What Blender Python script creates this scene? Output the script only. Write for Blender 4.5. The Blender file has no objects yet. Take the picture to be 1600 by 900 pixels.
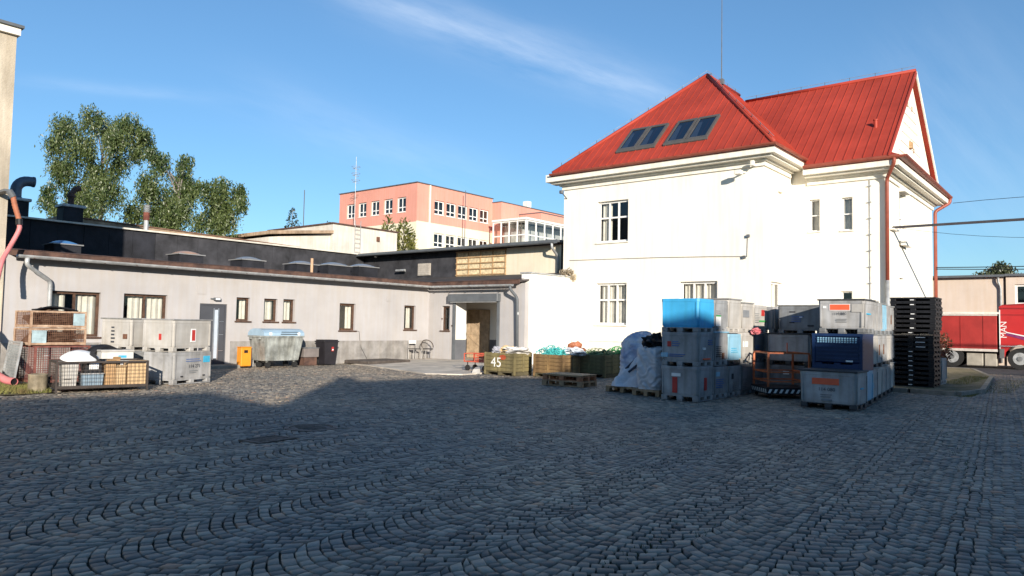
import bpy, math, random
import numpy as np
from mathutils import Vector, Matrix
R = math.radians
sc = bpy.context.scene
col = sc.collection
rng = random.Random(7)

# ------------------------------------------------------------------ camera
# world: X runs along the low building's wall, Y along the house's facade
PITCH, ROLL, YAW = math.atan(59/1150.), R(1.1), R(39.4)
cam = bpy.data.cameras.new('camera'); camo = bpy.data.objects.new('camera', cam); col.objects.link(camo)
f0 = Vector((math.cos(YAW), math.sin(YAW), 0)); r0 = Vector((math.sin(YAW), -math.cos(YAW), 0)); zz = Vector((0, 0, 1))
fw = f0*math.cos(PITCH)+zz*math.sin(PITCH); up = -f0*math.sin(PITCH)+zz*math.cos(PITCH)
rt = r0*math.cos(ROLL)+up*math.sin(ROLL); ut = -r0*math.sin(ROLL)+up*math.cos(ROLL)
m = Matrix((rt, ut, -fw)).transposed().to_4x4(); m.translation = (0, 0, 1.6)
camo.matrix_world = m
cam.sensor_width = 36; cam.lens = 36*1150/1600.; cam.clip_end = 2000; cam.clip_start = 0.05
sc.camera = camo

# ------------------------------------------------------------------ light
EL = R(13.0)
travel = Vector((.6*math.cos(EL), .8*math.cos(EL), -math.sin(EL)))
w = bpy.data.worlds.new('World'); sc.world = w; w.use_nodes = True
nt = w.node_tree; nt.nodes.clear()
N = nt.nodes.new; L = nt.links.new
out = N('ShaderNodeOutputWorld'); bg = N('ShaderNodeBackground'); bg.inputs['Strength'].default_value = 0.118
sky = N('ShaderNodeTexSky'); sky.sky_type = 'NISHITA'; sky.sun_disc = False
sky.sun_elevation = EL; sky.sun_rotation = math.atan2(-.6, -.8)
sky.air_density = 1.0; sky.dust_density = 0.3; sky.ozone_density = 2.6; sky.altitude = 300
# thin cirrus: streaks lying along great circles, broken up by stretched noise
tc = N('ShaderNodeTexCoord')
def vmath(op, a, b=None):
    n = N('ShaderNodeVectorMath'); n.operation = op
    if hasattr(a, 'is_output'): L(a, n.inputs[0])
    else: n.inputs[0].default_value = a
    if b is not None:
        if hasattr(b, 'is_output'): L(b, n.inputs[1])
        else: n.inputs[1].default_value = b
    return n
def fmath(op, a, b=None, clamp=False):
    n = N('ShaderNodeMath'); n.operation = op; n.use_clamp = clamp
    for i, v in enumerate((a, b)):
        if v is None: continue
        if hasattr(v, 'is_output'): L(v, n.inputs[i])
        else: n.inputs[i].default_value = v
    return n.outputs[0]
def pix_dir(x, y):
    return (fw + rt*((x-800)/1150.) - ut*((y-450)/1150.)).normalized()
def streak(a, b, width, amp, scale, seed):
    da, db = Vector(a).normalized(), Vector(b).normalized()
    n = da.cross(db).normalized(); along = (db-da).normalized(); mid = (da+db).normalized(); half = (db-da).length*.5
    nz = N('ShaderNodeTexNoise'); nz.inputs['Scale'].default_value = scale; nz.inputs['Detail'].default_value = 7; nz.inputs['Roughness'].default_value = .62
    cx = fmath('MULTIPLY', vmath('DOT_PRODUCT', tc.outputs['Generated'], tuple(along)).outputs['Value'], 1.2)
    cy = fmath('MULTIPLY', vmath('DOT_PRODUCT', tc.outputs['Generated'], tuple(n)).outputs['Value'], 6.0)
    cmb = N('ShaderNodeCombineXYZ'); L(cx, cmb.inputs[0]); L(cy, cmb.inputs[1]); cmb.inputs[2].default_value = seed
    L(cmb.outputs[0], nz.inputs['Vector'])
    dn = vmath('DOT_PRODUCT', tc.outputs['Generated'], tuple(n)).outputs['Value']
    g = fmath('DIVIDE', dn, width); g = fmath('MULTIPLY', g, g); g = fmath('MULTIPLY', g, -1.0); g = fmath('EXPONENT', g)
    da_ = fmath('SUBTRACT', vmath('DOT_PRODUCT', tc.outputs['Generated'], tuple(along)).outputs['Value'], mid.dot(along))
    h = fmath('DIVIDE', da_, half*1.1); h = fmath('MULTIPLY', h, h); h = fmath('MULTIPLY', h, h); h = fmath('MULTIPLY', h, -1.0); h = fmath('EXPONENT', h)
    k = fmath('SUBTRACT', nz.outputs[0], .30); k = fmath('MULTIPLY', k, amp*2.6, True)
    return fmath('MULTIPLY', fmath('MULTIPLY', g, h), k, True)
s1 = streak((.55, .73, .41), (.85, .43, .29), .030, .24, 4, 1.3)
s1b = streak((.55, .73, .41), (.85, .43, .29), .010, .14, 7, 3.7)
s2 = streak((.48, .83, .28), (.73, .65, .19), .035, .10, 4, 4.1)
s3 = streak((.88, .2, .30), (.99, .08, .12), .10, .08, 5, 9.1)
s4 = streak((.27, .93, .26), (.45, .85, .27), .008, .10, 6, 2.1)
tot = fmath('ADD', fmath('ADD', fmath('ADD', s1, s1b), fmath('ADD', s2, s4)), s3, True)
mixc = N('ShaderNodeMixRGB'); L(tot, mixc.inputs[0]); tint = N('ShaderNodeMixRGB'); tint.blend_type = 'MULTIPLY'; tint.inputs[0].default_value = 1; gam = N('ShaderNodeGamma'); gam.inputs[1].default_value = .82; L(sky.outputs[0], gam.inputs[0]); L(gam.outputs[0], tint.inputs[1]); tint.inputs[2].default_value = (.69, .975, 1.20, 1); L(tint.outputs[0], mixc.inputs[1]); mixc.inputs[2].default_value = (6.6, 6.9, 7.3, 1)
L(mixc.outputs[0], bg.inputs['Color']); L(bg.outputs[0], out.inputs['Surface'])

sun = bpy.data.lights.new('sun', 'SUN'); sun.energy = 4.7; sun.angle = R(0.55); sun.color = (1.0, .91, .79)
suno = bpy.data.objects.new('sun', sun); col.objects.link(suno); suno.rotation_euler = travel.to_track_quat('-Z', 'Y').to_euler()
suno.location = (-20, -25, 30)
sc.view_settings.view_transform = 'Standard'; sc.view_settings.look = 'None'; sc.view_settings.exposure = 0.72; sc.view_settings.gamma = 1
sc.view_settings.use_curve_mapping = False

# ------------------------------------------------------------------ materials
MATS = {}
def mat(name, c, rough=.8, var=.12, scale=6., bump=0., metal=0., streak=0., c2=None, spec=.35, detail=5., bscale=None, alpha=None, amt=None):
    """procedural material: base colour broken up by noise, optional vertical streaks, fine relief"""
    if name in MATS: return MATS[name]
    mm = bpy.data.materials.new(name); mm.use_nodes = True; MATS[name] = mm
    t = mm.node_tree; b = t.nodes['Principled BSDF']; n = t.nodes.new; l = t.links.new
    b.inputs['Roughness'].default_value = rough; b.inputs['Metallic'].default_value = metal
    b.inputs['Specular IOR Level'].default_value = spec
    tc = n('ShaderNodeTexCoord'); nz = n('ShaderNodeTexNoise'); nz.inputs['Scale'].default_value = scale
    nz.inputs['Detail'].default_value = detail; nz.inputs['Roughness'].default_value = .6; l(tc.outputs['Object'], nz.inputs['Vector'])
    cr = n('ShaderNodeValToRGB'); l(nz.outputs[0], cr.inputs[0])
    lo = tuple(max(0, v*(1-var*1.6)) for v in c) if c2 is None else c2
    hi = tuple(min(1, v*(1+var*.9)) for v in c)
    cr.color_ramp.elements[0].position = .32 if amt is None else amt; cr.color_ramp.elements[1].position = .68 if amt is None else amt+.22
    cr.color_ramp.elements[0].color = (*lo, 1); cr.color_ramp.elements[1].color = (*hi, 1)
    src = cr.outputs[0]
    if streak:
        mp = n('ShaderNodeMapping'); mp.inputs['Scale'].default_value = (5, 5, .35); l(tc.outputs['Object'], mp.inputs[0])
        n2 = n('ShaderNodeTexNoise'); n2.inputs['Scale'].default_value = 1.3; n2.inputs['Detail'].default_value = 6; l(mp.outputs[0], n2.inputs['Vector'])
        r2 = n('ShaderNodeValToRGB'); l(n2.outputs[0], r2.inputs[0]); r2.color_ramp.elements[0].position = .35; r2.color_ramp.elements[1].position = .62
        v = 1-streak; r2.color_ramp.elements[0].color = (v, v*.97, v*.92, 1); r2.color_ramp.elements[1].color = (1, 1, 1, 1)
        mx = n('ShaderNodeMixRGB'); mx.blend_type = 'MULTIPLY'; mx.inputs[0].default_value = 1; l(src, mx.inputs[1]); l(r2.outputs[0], mx.inputs[2]); src = mx.outputs[0]
    l(src, b.inputs['Base Color'])
    if bump:
        nb = n('ShaderNodeTexNoise'); nb.inputs['Scale'].default_value = bscale or scale*8; nb.inputs['Detail'].default_value = 4; l(tc.outputs['Object'], nb.inputs['Vector'])
        bp = n('ShaderNodeBump'); bp.inputs['Strength'].default_value = bump; bp.inputs['Distance'].default_value = .02
        l(nb.outputs[0], bp.inputs['Height']); l(bp.outputs[0], b.inputs['Normal'])
    return mm
def glass_mat(name, tint=(.55, .6, .62), refl=.9):
    mm = bpy.data.materials.new(name); mm.use_nodes = True; t = mm.node_tree; t.nodes.clear(); n = t.nodes.new; l = t.links.new
    o = n('ShaderNodeOutputMaterial'); tr = n('ShaderNodeBsdfTransparent'); tr.inputs[0].default_value = (*tint, 1)
    gl = n('ShaderNodeBsdfGlossy'); gl.inputs['Roughness'].default_value = .03; gl.inputs['Color'].default_value = (refl, refl, refl, 1)
    lw = n('ShaderNodeLayerWeight'); lw.inputs[0].default_value = .5; pw = n('ShaderNodeMath'); pw.operation = 'POWER'; l(lw.outputs['Facing'], pw.inputs[0]); pw.inputs[1].default_value = 3.0
    ma = n('ShaderNodeMath'); ma.operation = 'MULTIPLY_ADD'; l(pw.outputs[0], ma.inputs[0]); ma.inputs[1].default_value = .8; ma.inputs[2].default_value = .07; mx = n('ShaderNodeMixShader')
    l(ma.outputs[0], mx.inputs[0]); l(tr.outputs[0], mx.inputs[1]); l(gl.outputs[0], mx.inputs[2]); l(mx.outputs[0], o.inputs[0])
    return mm
GLASS = glass_mat('window_glass', (.86, .88, .88)); GLASS_BLUE = glass_mat('roof_glass', (.18, .22, .3), 1.0)
PLAST = mat('plaster_greybeige', (.41, .395, .395), .9, .07, .6, .35, streak=.025, bscale=60)
PLINTH = mat('plinth_render', (.30, .285, .27), .95, .22, 2.2, .8, streak=.15, bscale=45)
WHITE = mat('house_plaster', (.83, .79, .70), .9, .04, .5, .2, streak=.02, bscale=50)
WHITE2 = mat('annex_plaster', (.82, .80, .75), .9, .03, .8, .3, streak=.02, bscale=50)
TRIM = mat('white_trim', (.78, .75, .67), .7, .05, 2., .1, streak=.08)
ROOFRED = mat('red_roof_metal', (.365, .048, .029), .6, .14, .6, .06, streak=.04, spec=.25)
GUTRED = mat('red_brown_gutter', (.27, .07, .045), .45, .14, 2.5, .05)
ZINC = mat('zinc', (.42, .43, .43), .5, .2, 4., .1, metal=.35)
DKGREY = mat('dark_grey_paint', (.11, .12, .13), .5, .12, 3., .05)
BLACKW = mat('bitumen_black', (.019, .020, .026), .75, .35, 1.5, .5, bscale=20)
BLACKW2 = mat('bitumen_grey', (.042, .042, .048), .8, .35, 1.5, .6, bscale=20)
BROWNEDGE = mat('rusty_roof_edge', (.10, .055, .04), .85, .4, 3., .6, c2=(.05, .03, .025))
ROOFFELT = mat('roofing_felt', (.07, .06, .058), .95, .3, 1., .5)
WOODBR = mat('brown_window_wood', (.085, .045, .028), .55, .3, 8., .2)
CURTAIN = mat('net_curtain', (.70, .65, .56), .9, .08, 6.)
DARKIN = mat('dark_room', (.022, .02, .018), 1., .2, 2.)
DOORGR = mat('grey_door', (.065, .068, .078), .45, .08, 3., .04)
STEEL = mat('brushed_steel', (.5, .52, .54), .35, .1, 5., .05, metal=.8)
CREAM = mat('cream_plaster', (.70, .63, .50), .9, .06, .8, .3, streak=.04)
TAN = mat('tan_stained', (.40, .29, .20), .95, .25, 1.2, .5, streak=.2)
BEIGE_OLD = mat('old_beige_plaster', (.56, .49, .39), .95, .22, .55, .5, streak=.22, bscale=25)
OSB = mat('osb_board', (.66, .54, .34), .85, .25, 9., .2)
BATTEN = mat('raw_batten', (.42, .27, .14), .8, .2, 6., .2)
CONC = mat('apron_concrete', (.56, .50, .42), .95, .22, 1.3, .6, bscale=40)
CONCS = mat('kerb_concrete', (.26, .24, .20), .95, .25, 3., .7, bscale=50)
ASPH = mat('asphalt', (.055, .056, .06), .95, .25, 3., .7, bscale=90)
PINK = mat('salmon_paint', (.66, .30, .235), .9, .05, .3, .1, streak=.05)
BLACK = mat('black_plastic', (.012, .012, .014), .5, .25, 5., .1)
RUBBER = mat('rubber', (.018, .018, .018), .8, .2, 6., .2)
WHITEPVC = mat('white_pvc', (.75, .75, .73), .4, .04, 4.)

# ------------------------------------------------------------------ mesh helpers
class MB:
    def __init__(s): s.v = []; s.f = []; s.m = []
    def add(s, vs, fs, mi=0):
        o = len(s.v); s.v += [tuple(v) for v in vs]; s.f += [tuple(i+o for i in f) for f in fs]; s.m += [mi]*len(fs); return s
    def quad(s, a, b, c, d, mi=0): return s.add([a, b, c, d], [(0, 1, 2, 3)], mi)
    def poly(s, pts, mi=0): return s.add(pts, [tuple(range(len(pts)))], mi)
    def box(s, x0, x1, y0, y1, z0, z1, mi=0):
        if x0 > x1: x0, x1 = x1, x0
        if y0 > y1: y0, y1 = y1, y0
        if z0 > z1: z0, z1 = z1, z0
        return s.add([(x0,y0,z0),(x1,y0,z0),(x1,y1,z0),(x0,y1,z0),(x0,y0,z1),(x1,y0,z1),(x1,y1,z1),(x0,y1,z1)],
                     [(0,3,2,1),(4,5,6,7),(0,1,5,4),(1,2,6,5),(2,3,7,6),(3,0,4,7)], mi)
    def hexa(s, b, t, mi=0):   # bottom 4, top 4
        return s.add(list(b)+list(t), [(0,3,2,1),(4,5,6,7),(0,1,5,4),(1,2,6,5),(2,3,7,6),(3,0,4,7)], mi)
    def bbox(s, x0, x1, y0, y1, z0, z1, c=.01, mi=0):   # chamfered box
        xs, ys, zs = (x0, x1), (y0, y1), (z0, z1); vs = []; idx = {}
        for i in (0,1):
            for j in (0,1):
                for k in (0,1):
                    for a in range(3):
                        p = [xs[i], ys[j], zs[k]]; q = [xs[i]+c*(1-2*i), ys[j]+c*(1-2*j), zs[k]+c*(1-2*k)]
                        r = q[:]; r[a] = p[a]; idx[(i,j,k,a)] = len(vs); vs.append(tuple(r))
        fs = []
        for a in range(3):
            b, d = (a+1) % 3, (a+2) % 3
            for e in (0,1):
                ring = []
                for (u, v) in ((0,0),(1,0),(1,1),(0,1)):
                    t = [0,0,0]; t[a] = e; t[b] = u; t[d] = v; ring.append(idx[(*t, a)])
                fs.append(tuple(ring if e else ring[::-1]))
            for u in (0,1):
                for v in (0,1):
                    t0 = [0,0,0]; t0[b] = u; t0[d] = v; t1 = t0[:]; t1[a] = 1
                    q = (idx[(*t0, b)], idx[(*t1, b)], idx[(*t1, d)], idx[(*t0, d)])
                    fs.append(q if (u+v) % 2 else q[::-1])
        for i in (0,1):
            for j in (0,1):
                for k in (0,1):
                    t = (idx[(i,j,k,0)], idx[(i,j,k,1)], idx[(i,j,k,2)]); fs.append(t if (i+j+k) % 2 else t[::-1])
        return s.add(vs, fs, mi)
    def bar(s, p, q, w, h=None, mi=0, upv=(0,0,1)):
        h = h or w; p, q = Vector(p), Vector(q); d = (q-p).normalized(); u = Vector(upv)
        if abs(d.dot(u)) > .98: u = Vector((1,0,0))
        sx = d.cross(u).normalized(); u = sx.cross(d)
        b = [p-sx*w/2-u*h/2, p+sx*w/2-u*h/2, p+sx*w/2+u*h/2, p-sx*w/2+u*h/2]; t = [v+(q-p) for v in b]
        return s.hexa(b, t, mi)
    def tube(s, pts, r, n=8, mi=0, caps=True):
        pts = [Vector(p) for p in pts]; rs = r if isinstance(r, (list, tuple)) else [r]*len(pts)
        rings = []; prev = None
        for i, p in enumerate(pts):
            d = (pts[min(i+1, len(pts)-1)]-pts[max(i-1, 0)]).normalized()
            if prev is None:
                a = Vector((0,0,1)) if abs(d.z) < .9 else Vector((1,0,0)); sx = d.cross(a).normalized()
            else:
                sx = (prev-d*prev.dot(d)).normalized()
            prev = sx; sy = d.cross(sx)
            rings.append([p+(sx*math.cos(2*math.pi*k/n)+sy*math.sin(2*math.pi*k/n))*rs[i] for k in range(n)])
        o = len(s.v)
        vs = [v for rg in rings for v in rg]; fs = []
        for i in range(len(rings)-1):
            for k in range(n):
                a, b = i*n+k, i*n+(k+1) % n; fs.append((a, b, b+n, a+n))
        if caps: fs.append(tuple(range(n))[::-1]); fs.append(tuple((len(rings)-1)*n+k for k in range(n)))
        return s.add(vs, fs, mi)
    def lathe(s, prof, c=(0,0,0), n=20, mi=0):
        vs = []; fs = []; k = len(prof)
        for i in range(n):
            a = 2*math.pi*i/n
            for (r, z) in prof: vs.append((c[0]+r*math.cos(a), c[1]+r*math.sin(a), c[2]+z))
        for i in range(n):
            j = (i+1) % n
            for q in range(k-1): fs.append((i*k+q, j*k+q, j*k+q+1, i*k+q+1))
        return s.add(vs, fs, mi)
    def mesh(s, name, mats, smooth=False):
        me = bpy.data.meshes.new(name); me.from_pydata(s.v, [], s.f)
        if not isinstance(mats, (list, tuple)): mats = [mats]
        for q in mats: me.materials.append(q)
        if len(mats) > 1: me.polygons.foreach_set('material_index', s.m)
        if smooth: me.polygons.foreach_set('use_smooth', [True]*len(s.f))
        me.update(); return me
def link(name, me, parent=None, loc=(0,0,0), rot=(0,0,0)):
    o = bpy.data.objects.new(name, me); col.objects.link(o); o.location = loc; o.rotation_euler = rot
    if parent is not None: o.parent = parent
    return o
def obj(name, mb, mats, parent=None, smooth=False, loc=(0,0,0), rot=(0,0,0)):
    return link(name, mb.mesh(name, mats, smooth), parent, loc, rot)
def tag(o, label=None, cat=None, group=None, kind=None):
    if label: o['label'] = label
    if cat: o['category'] = cat
    if group: o['group'] = group
    if kind: o['kind'] = kind
    return o
def thing(name, label, cat, loc=(0,0,0), rz=0, group=None):
    o = link(name, None, None, loc, (0,0,rz)); o.empty_display_size = .2; return tag(o, label, cat, group)
def wpart(name, mb, mats, parent, smooth=False):     # a part built in world coordinates under an unrotated, top-level Empty
    o = obj(name, mb, mats, parent, smooth); o.location = -parent.location; return o
def text_mesh(s, size, m_, extrude=.0):
    cu = bpy.data.curves.new('lettering', 'FONT'); cu.body = s; cu.size = size; cu.align_x = 'CENTER'; cu.align_y = 'CENTER'; cu.extrude = extrude; cu.resolution_u = 3
    o = bpy.data.objects.new('lettering', cu); col.objects.link(o); dg = bpy.context.evaluated_depsgraph_get()
    me = bpy.data.meshes.new_from_object(o.evaluated_get(dg)); bpy.data.objects.remove(o); me.materials.clear(); me.materials.append(m_); return me
def frame_matrix(right, upv, nrm, loc):
    mm = Matrix((Vector(right), Vector(upv), Vector(nrm))).transposed().to_4x4(); mm.translation = loc; return mm
ORD = ['first','second','third','fourth','fifth','sixth','seventh','eighth','ninth','tenth','eleventh','twelfth','thirteenth','fourteenth','fifteenth','sixteenth','seventeenth','eighteenth','nineteenth','twentieth','twenty-first','twenty-second','twenty-third']

# facade frames: F(u, d, z): u along the wall, d outwards
def FY(c): return lambda u, d, z: (u, c-d, z)        # faces -Y, u = X
def FX(c): return lambda u, d, z: (c-d, u, z)        # faces -X, u = Y
def fbox(mb, F, u0, u1, d0, d1, z0, z1, mi=0):
    a, b = F(u0, d0, z0), F(u1, d1, z1); return mb.box(a[0], b[0], a[1], b[1], a[2], b[2], mi)
def wall(F, u0, u1, z0, z1, holes, rev=.14, mb=None):
    mb = mb or MB(); us = sorted({u0, u1, *[h[0] for h in holes], *[h[1] for h in holes]}); zs = sorted({z0, z1, *[h[2] for h in holes], *[h[3] for h in holes]})
    for a, b in zip(us, us[1:]):
        for c, d in zip(zs, zs[1:]):
            if any(h[0] <= a and b <= h[1] and h[2] <= c and d <= h[3] for h in holes): continue
            mb.quad(F(a,0,c), F(b,0,c), F(b,0,d), F(a,0,d))
    for h in holes:
        a, b, c, d = h[:4]; r = -(h[4] if len(h) > 4 else rev)
        mb.quad(F(a,0,c), F(a,0,d), F(a,r,d), F(a,r,c)); mb.quad(F(b,0,c), F(b,r,c), F(b,r,d), F(b,0,d))
        mb.quad(F(a,0,d), F(b,0,d), F(b,r,d), F(a,r,d)); mb.quad(F(a,0,c), F(a,r,c), F(b,r,c), F(b,0,c))
    return mb
def window(parent, F, u0, u1, z0, z1, rev=.14, cols=2, rows=(1.,), fm=WOODBR, fwid=.07, sill=None, curtain=None, gl=None, cw=1.0, label=None):
    mb = MB(); d0, d1 = -rev-.03, -rev+.035; g = gl or GLASS
    fbox(mb, F, u0, u0+fwid, d0, d1, z0, z1); fbox(mb, F, u1-fwid, u1, d0, d1, z0, z1)
    fbox(mb, F, u0+fwid, u1-fwid, d0, d1, z0, z0+fwid); fbox(mb, F, u0+fwid, u1-fwid, d0, d1, z1-fwid, z1)
    iu0, iu1, iz0, iz1 = u0+fwid, u1-fwid, z0+fwid, z1-fwid; mw = fwid*.8
    ues = [iu0+(iu1-iu0)*i/cols for i in range(cols+1)]; zes = [iz0]; acc = 0
    for r_ in rows: acc += r_; zes.append(iz0+(iz1-iz0)*acc/sum(rows))
    for u in ues[1:-1]: fbox(mb, F, u-mw/2, u+mw/2, d0+.003, d1-.003, iz0, iz1)
    for z in zes[1:-1]: fbox(mb, F, iu0, iu1, d0+.006, d1+.004, z-mw/2, z+mw/2)
    wo = wpart('window', mb, fm, parent)
    if label: wo['label'] = label
    for i in range(cols):
        for j in range(len(rows)):
            p = MB(); a = ues[i]+(mw/2 if i else 0)+.001; b = ues[i+1]-(mw/2 if i < cols-1 else 0)-.001; c = zes[j]+(mw/2 if j else 0)+.001; e = zes[j+1]-(mw/2 if j < len(rows)-1 else 0)-.001
            p.quad(F(a, -rev, c), F(b, -rev, c), F(b, -rev, e), F(a, -rev, e)); obj('pane', p, g, wo)
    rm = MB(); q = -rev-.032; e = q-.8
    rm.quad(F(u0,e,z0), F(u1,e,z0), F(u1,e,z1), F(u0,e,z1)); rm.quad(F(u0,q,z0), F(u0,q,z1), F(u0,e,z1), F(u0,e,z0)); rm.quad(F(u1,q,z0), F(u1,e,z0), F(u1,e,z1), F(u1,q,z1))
    rm.quad(F(u0,q,z1), F(u1,q,z1), F(u1,e,z1), F(u0,e,z1)); rm.quad(F(u0,q,z0), F(u0,e,z0), F(u1,e,z0), F(u1,q,z0)); obj('dark_backing', rm, DARKIN, wo)  # near-black box: the unlit room's darkness is put into its colour
    for (ca, cb) in (curtain or []):
        cm = MB(); n = max(6, int((cb-ca)/.05)); ph = rng.random()*6; pts = []
        for i in range(n+1):
            u = ca+(cb-ca)*i/n; d = q-.10+.025*math.sin(i*1.9+ph)+.012*math.sin(i*.8+ph); pts.append((u, d))
        for (ua, da), (ub, db) in zip(pts, pts[1:]): cm.quad(F(ua,da,z0+.02), F(ub,db,z0+.02), F(ub,db,z1-.02), F(ua,da,z1-.02))
        obj('curtain', cm, CURTAIN, wo, True)
    if sill:
        sm = MB(); fbox(sm, F, u0-.05, u1+.05, -rev+.04, .06, z0-.05, z0-.003); obj('sill', sm, sill, wo)
    return wo

# ------------------------------------------------------------------ ground, paving
SOIL = mat('joint_soil', (.030, .027, .021), 1., .4, 1.5, .8, c2=(.018, .021, .009), bscale=60)
g = MB(); g.quad((-600,-600,-.06), (900,-600,-.06), (900,900,-.06), (-600,900,-.06))
ground = tag(obj('ground', g, SOIL), kind='structure')

def cobble_mat():
    mm = bpy.data.materials.new('granite_setts'); mm.use_nodes = True; t = mm.node_tree; b = t.nodes['Principled BSDF']; n = t.nodes.new; l = t.links.new
    at = n('ShaderNodeAttribute'); at.attribute_name = 'tone'; cr = n('ShaderNodeValToRGB'); l(at.outputs['Fac'], cr.inputs[0])
    e = cr.color_ramp.elements; e[0].position = 0; e[0].color = (.105, .099, .094, 1); e[1].position = 1; e[1].color = (.50, .42, .32, 1)
    for p, c in ((.30, (.195, .180, .162, 1)), (.62, (.285, .258, .225, 1)), (.86, (.39, .345, .29, 1)), (.95, (.36, .22, .155, 1))):
        q = e.new(p); q.color = c
    tc = n('ShaderNodeTexCoord'); nz = n('ShaderNodeTexNoise'); nz.inputs['Scale'].default_value = .35; nz.inputs['Detail'].default_value = 6; l(tc.outputs['Object'], nz.inputs['Vector'])
    r2 = n('ShaderNodeValToRGB'); l(nz.outputs[0], r2.inputs[0]); r2.color_ramp.elements[0].position = .35; r2.color_ramp.elements[1].position = .7
    r2.color_ramp.elements[0].color = (.74, .76, .76, 1); r2.color_ramp.elements[1].color = (1.24, 1.12, .96, 1)
    mx = n('ShaderNodeMixRGB'); mx.blend_type = 'MULTIPLY'; mx.inputs[0].default_value = 1; l(cr.outputs[0], mx.inputs[1]); l(r2.outputs[0], mx.inputs[2])
    n3 = n('ShaderNodeTexNoise'); n3.inputs['Scale'].default_value = 45; n3.inputs['Detail'].default_value = 4; l(tc.outputs['Object'], n3.inputs['Vector'])
    r3 = n('ShaderNodeValToRGB'); l(n3.outputs[0], r3.inputs[0]); r3.color_ramp.elements[0].color = (.72, .72, .72, 1); r3.color_ramp.elements[1].color = (1.2, 1.2, 1.2, 1)
    m2 = n('ShaderNodeMixRGB'); m2.blend_type = 'MULTIPLY'; m2.inputs[0].default_value = 1; l(mx.outputs[0], m2.inputs[1]); l(r3.outputs[0], m2.inputs[2])
    l(m2.outputs[0], b.inputs['Base Color']); b.inputs['Roughness'].default_value = .62; b.inputs['Specular IOR Level'].default_value = .4
    bp = n('ShaderNodeBump'); bp.inputs['Strength'].default_value = .4; bp.inputs['Distance'].default_value = .008; l(n3.outputs[0], bp.inputs['Height']); l(bp.outputs[0], b.inputs['Normal'])
    return mm
SETT = cobble_mat()
APRON = [(18.4, 23.68), (18.0, 21.9), (17.6, 20.3), (16.7, 17.3), (17.4, 16.3), (23.03, 16.3), (23.03, 23.68)]
ISLAND = [(22.3, 3.2), (24.2, 2.9), (32.0, 3.55), (38.5, 5.0), (38.5, 6.4), (29.1, 6.4), (29.1, 5.6), (22.6, 5.5)]
def inpoly(px, py, poly):
    ins = np.zeros(px.shape, bool); n = len(poly)
    for i in range(n):
        x1, y1 = poly[i]; x2, y2 = poly[(i+1) % n]
        c = ((y1 > py) != (y2 > py)) & (px < (x2-x1)*(py-y1)/((y2-y1) or 1e-9)+x1); ins ^= c
    return ins
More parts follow.
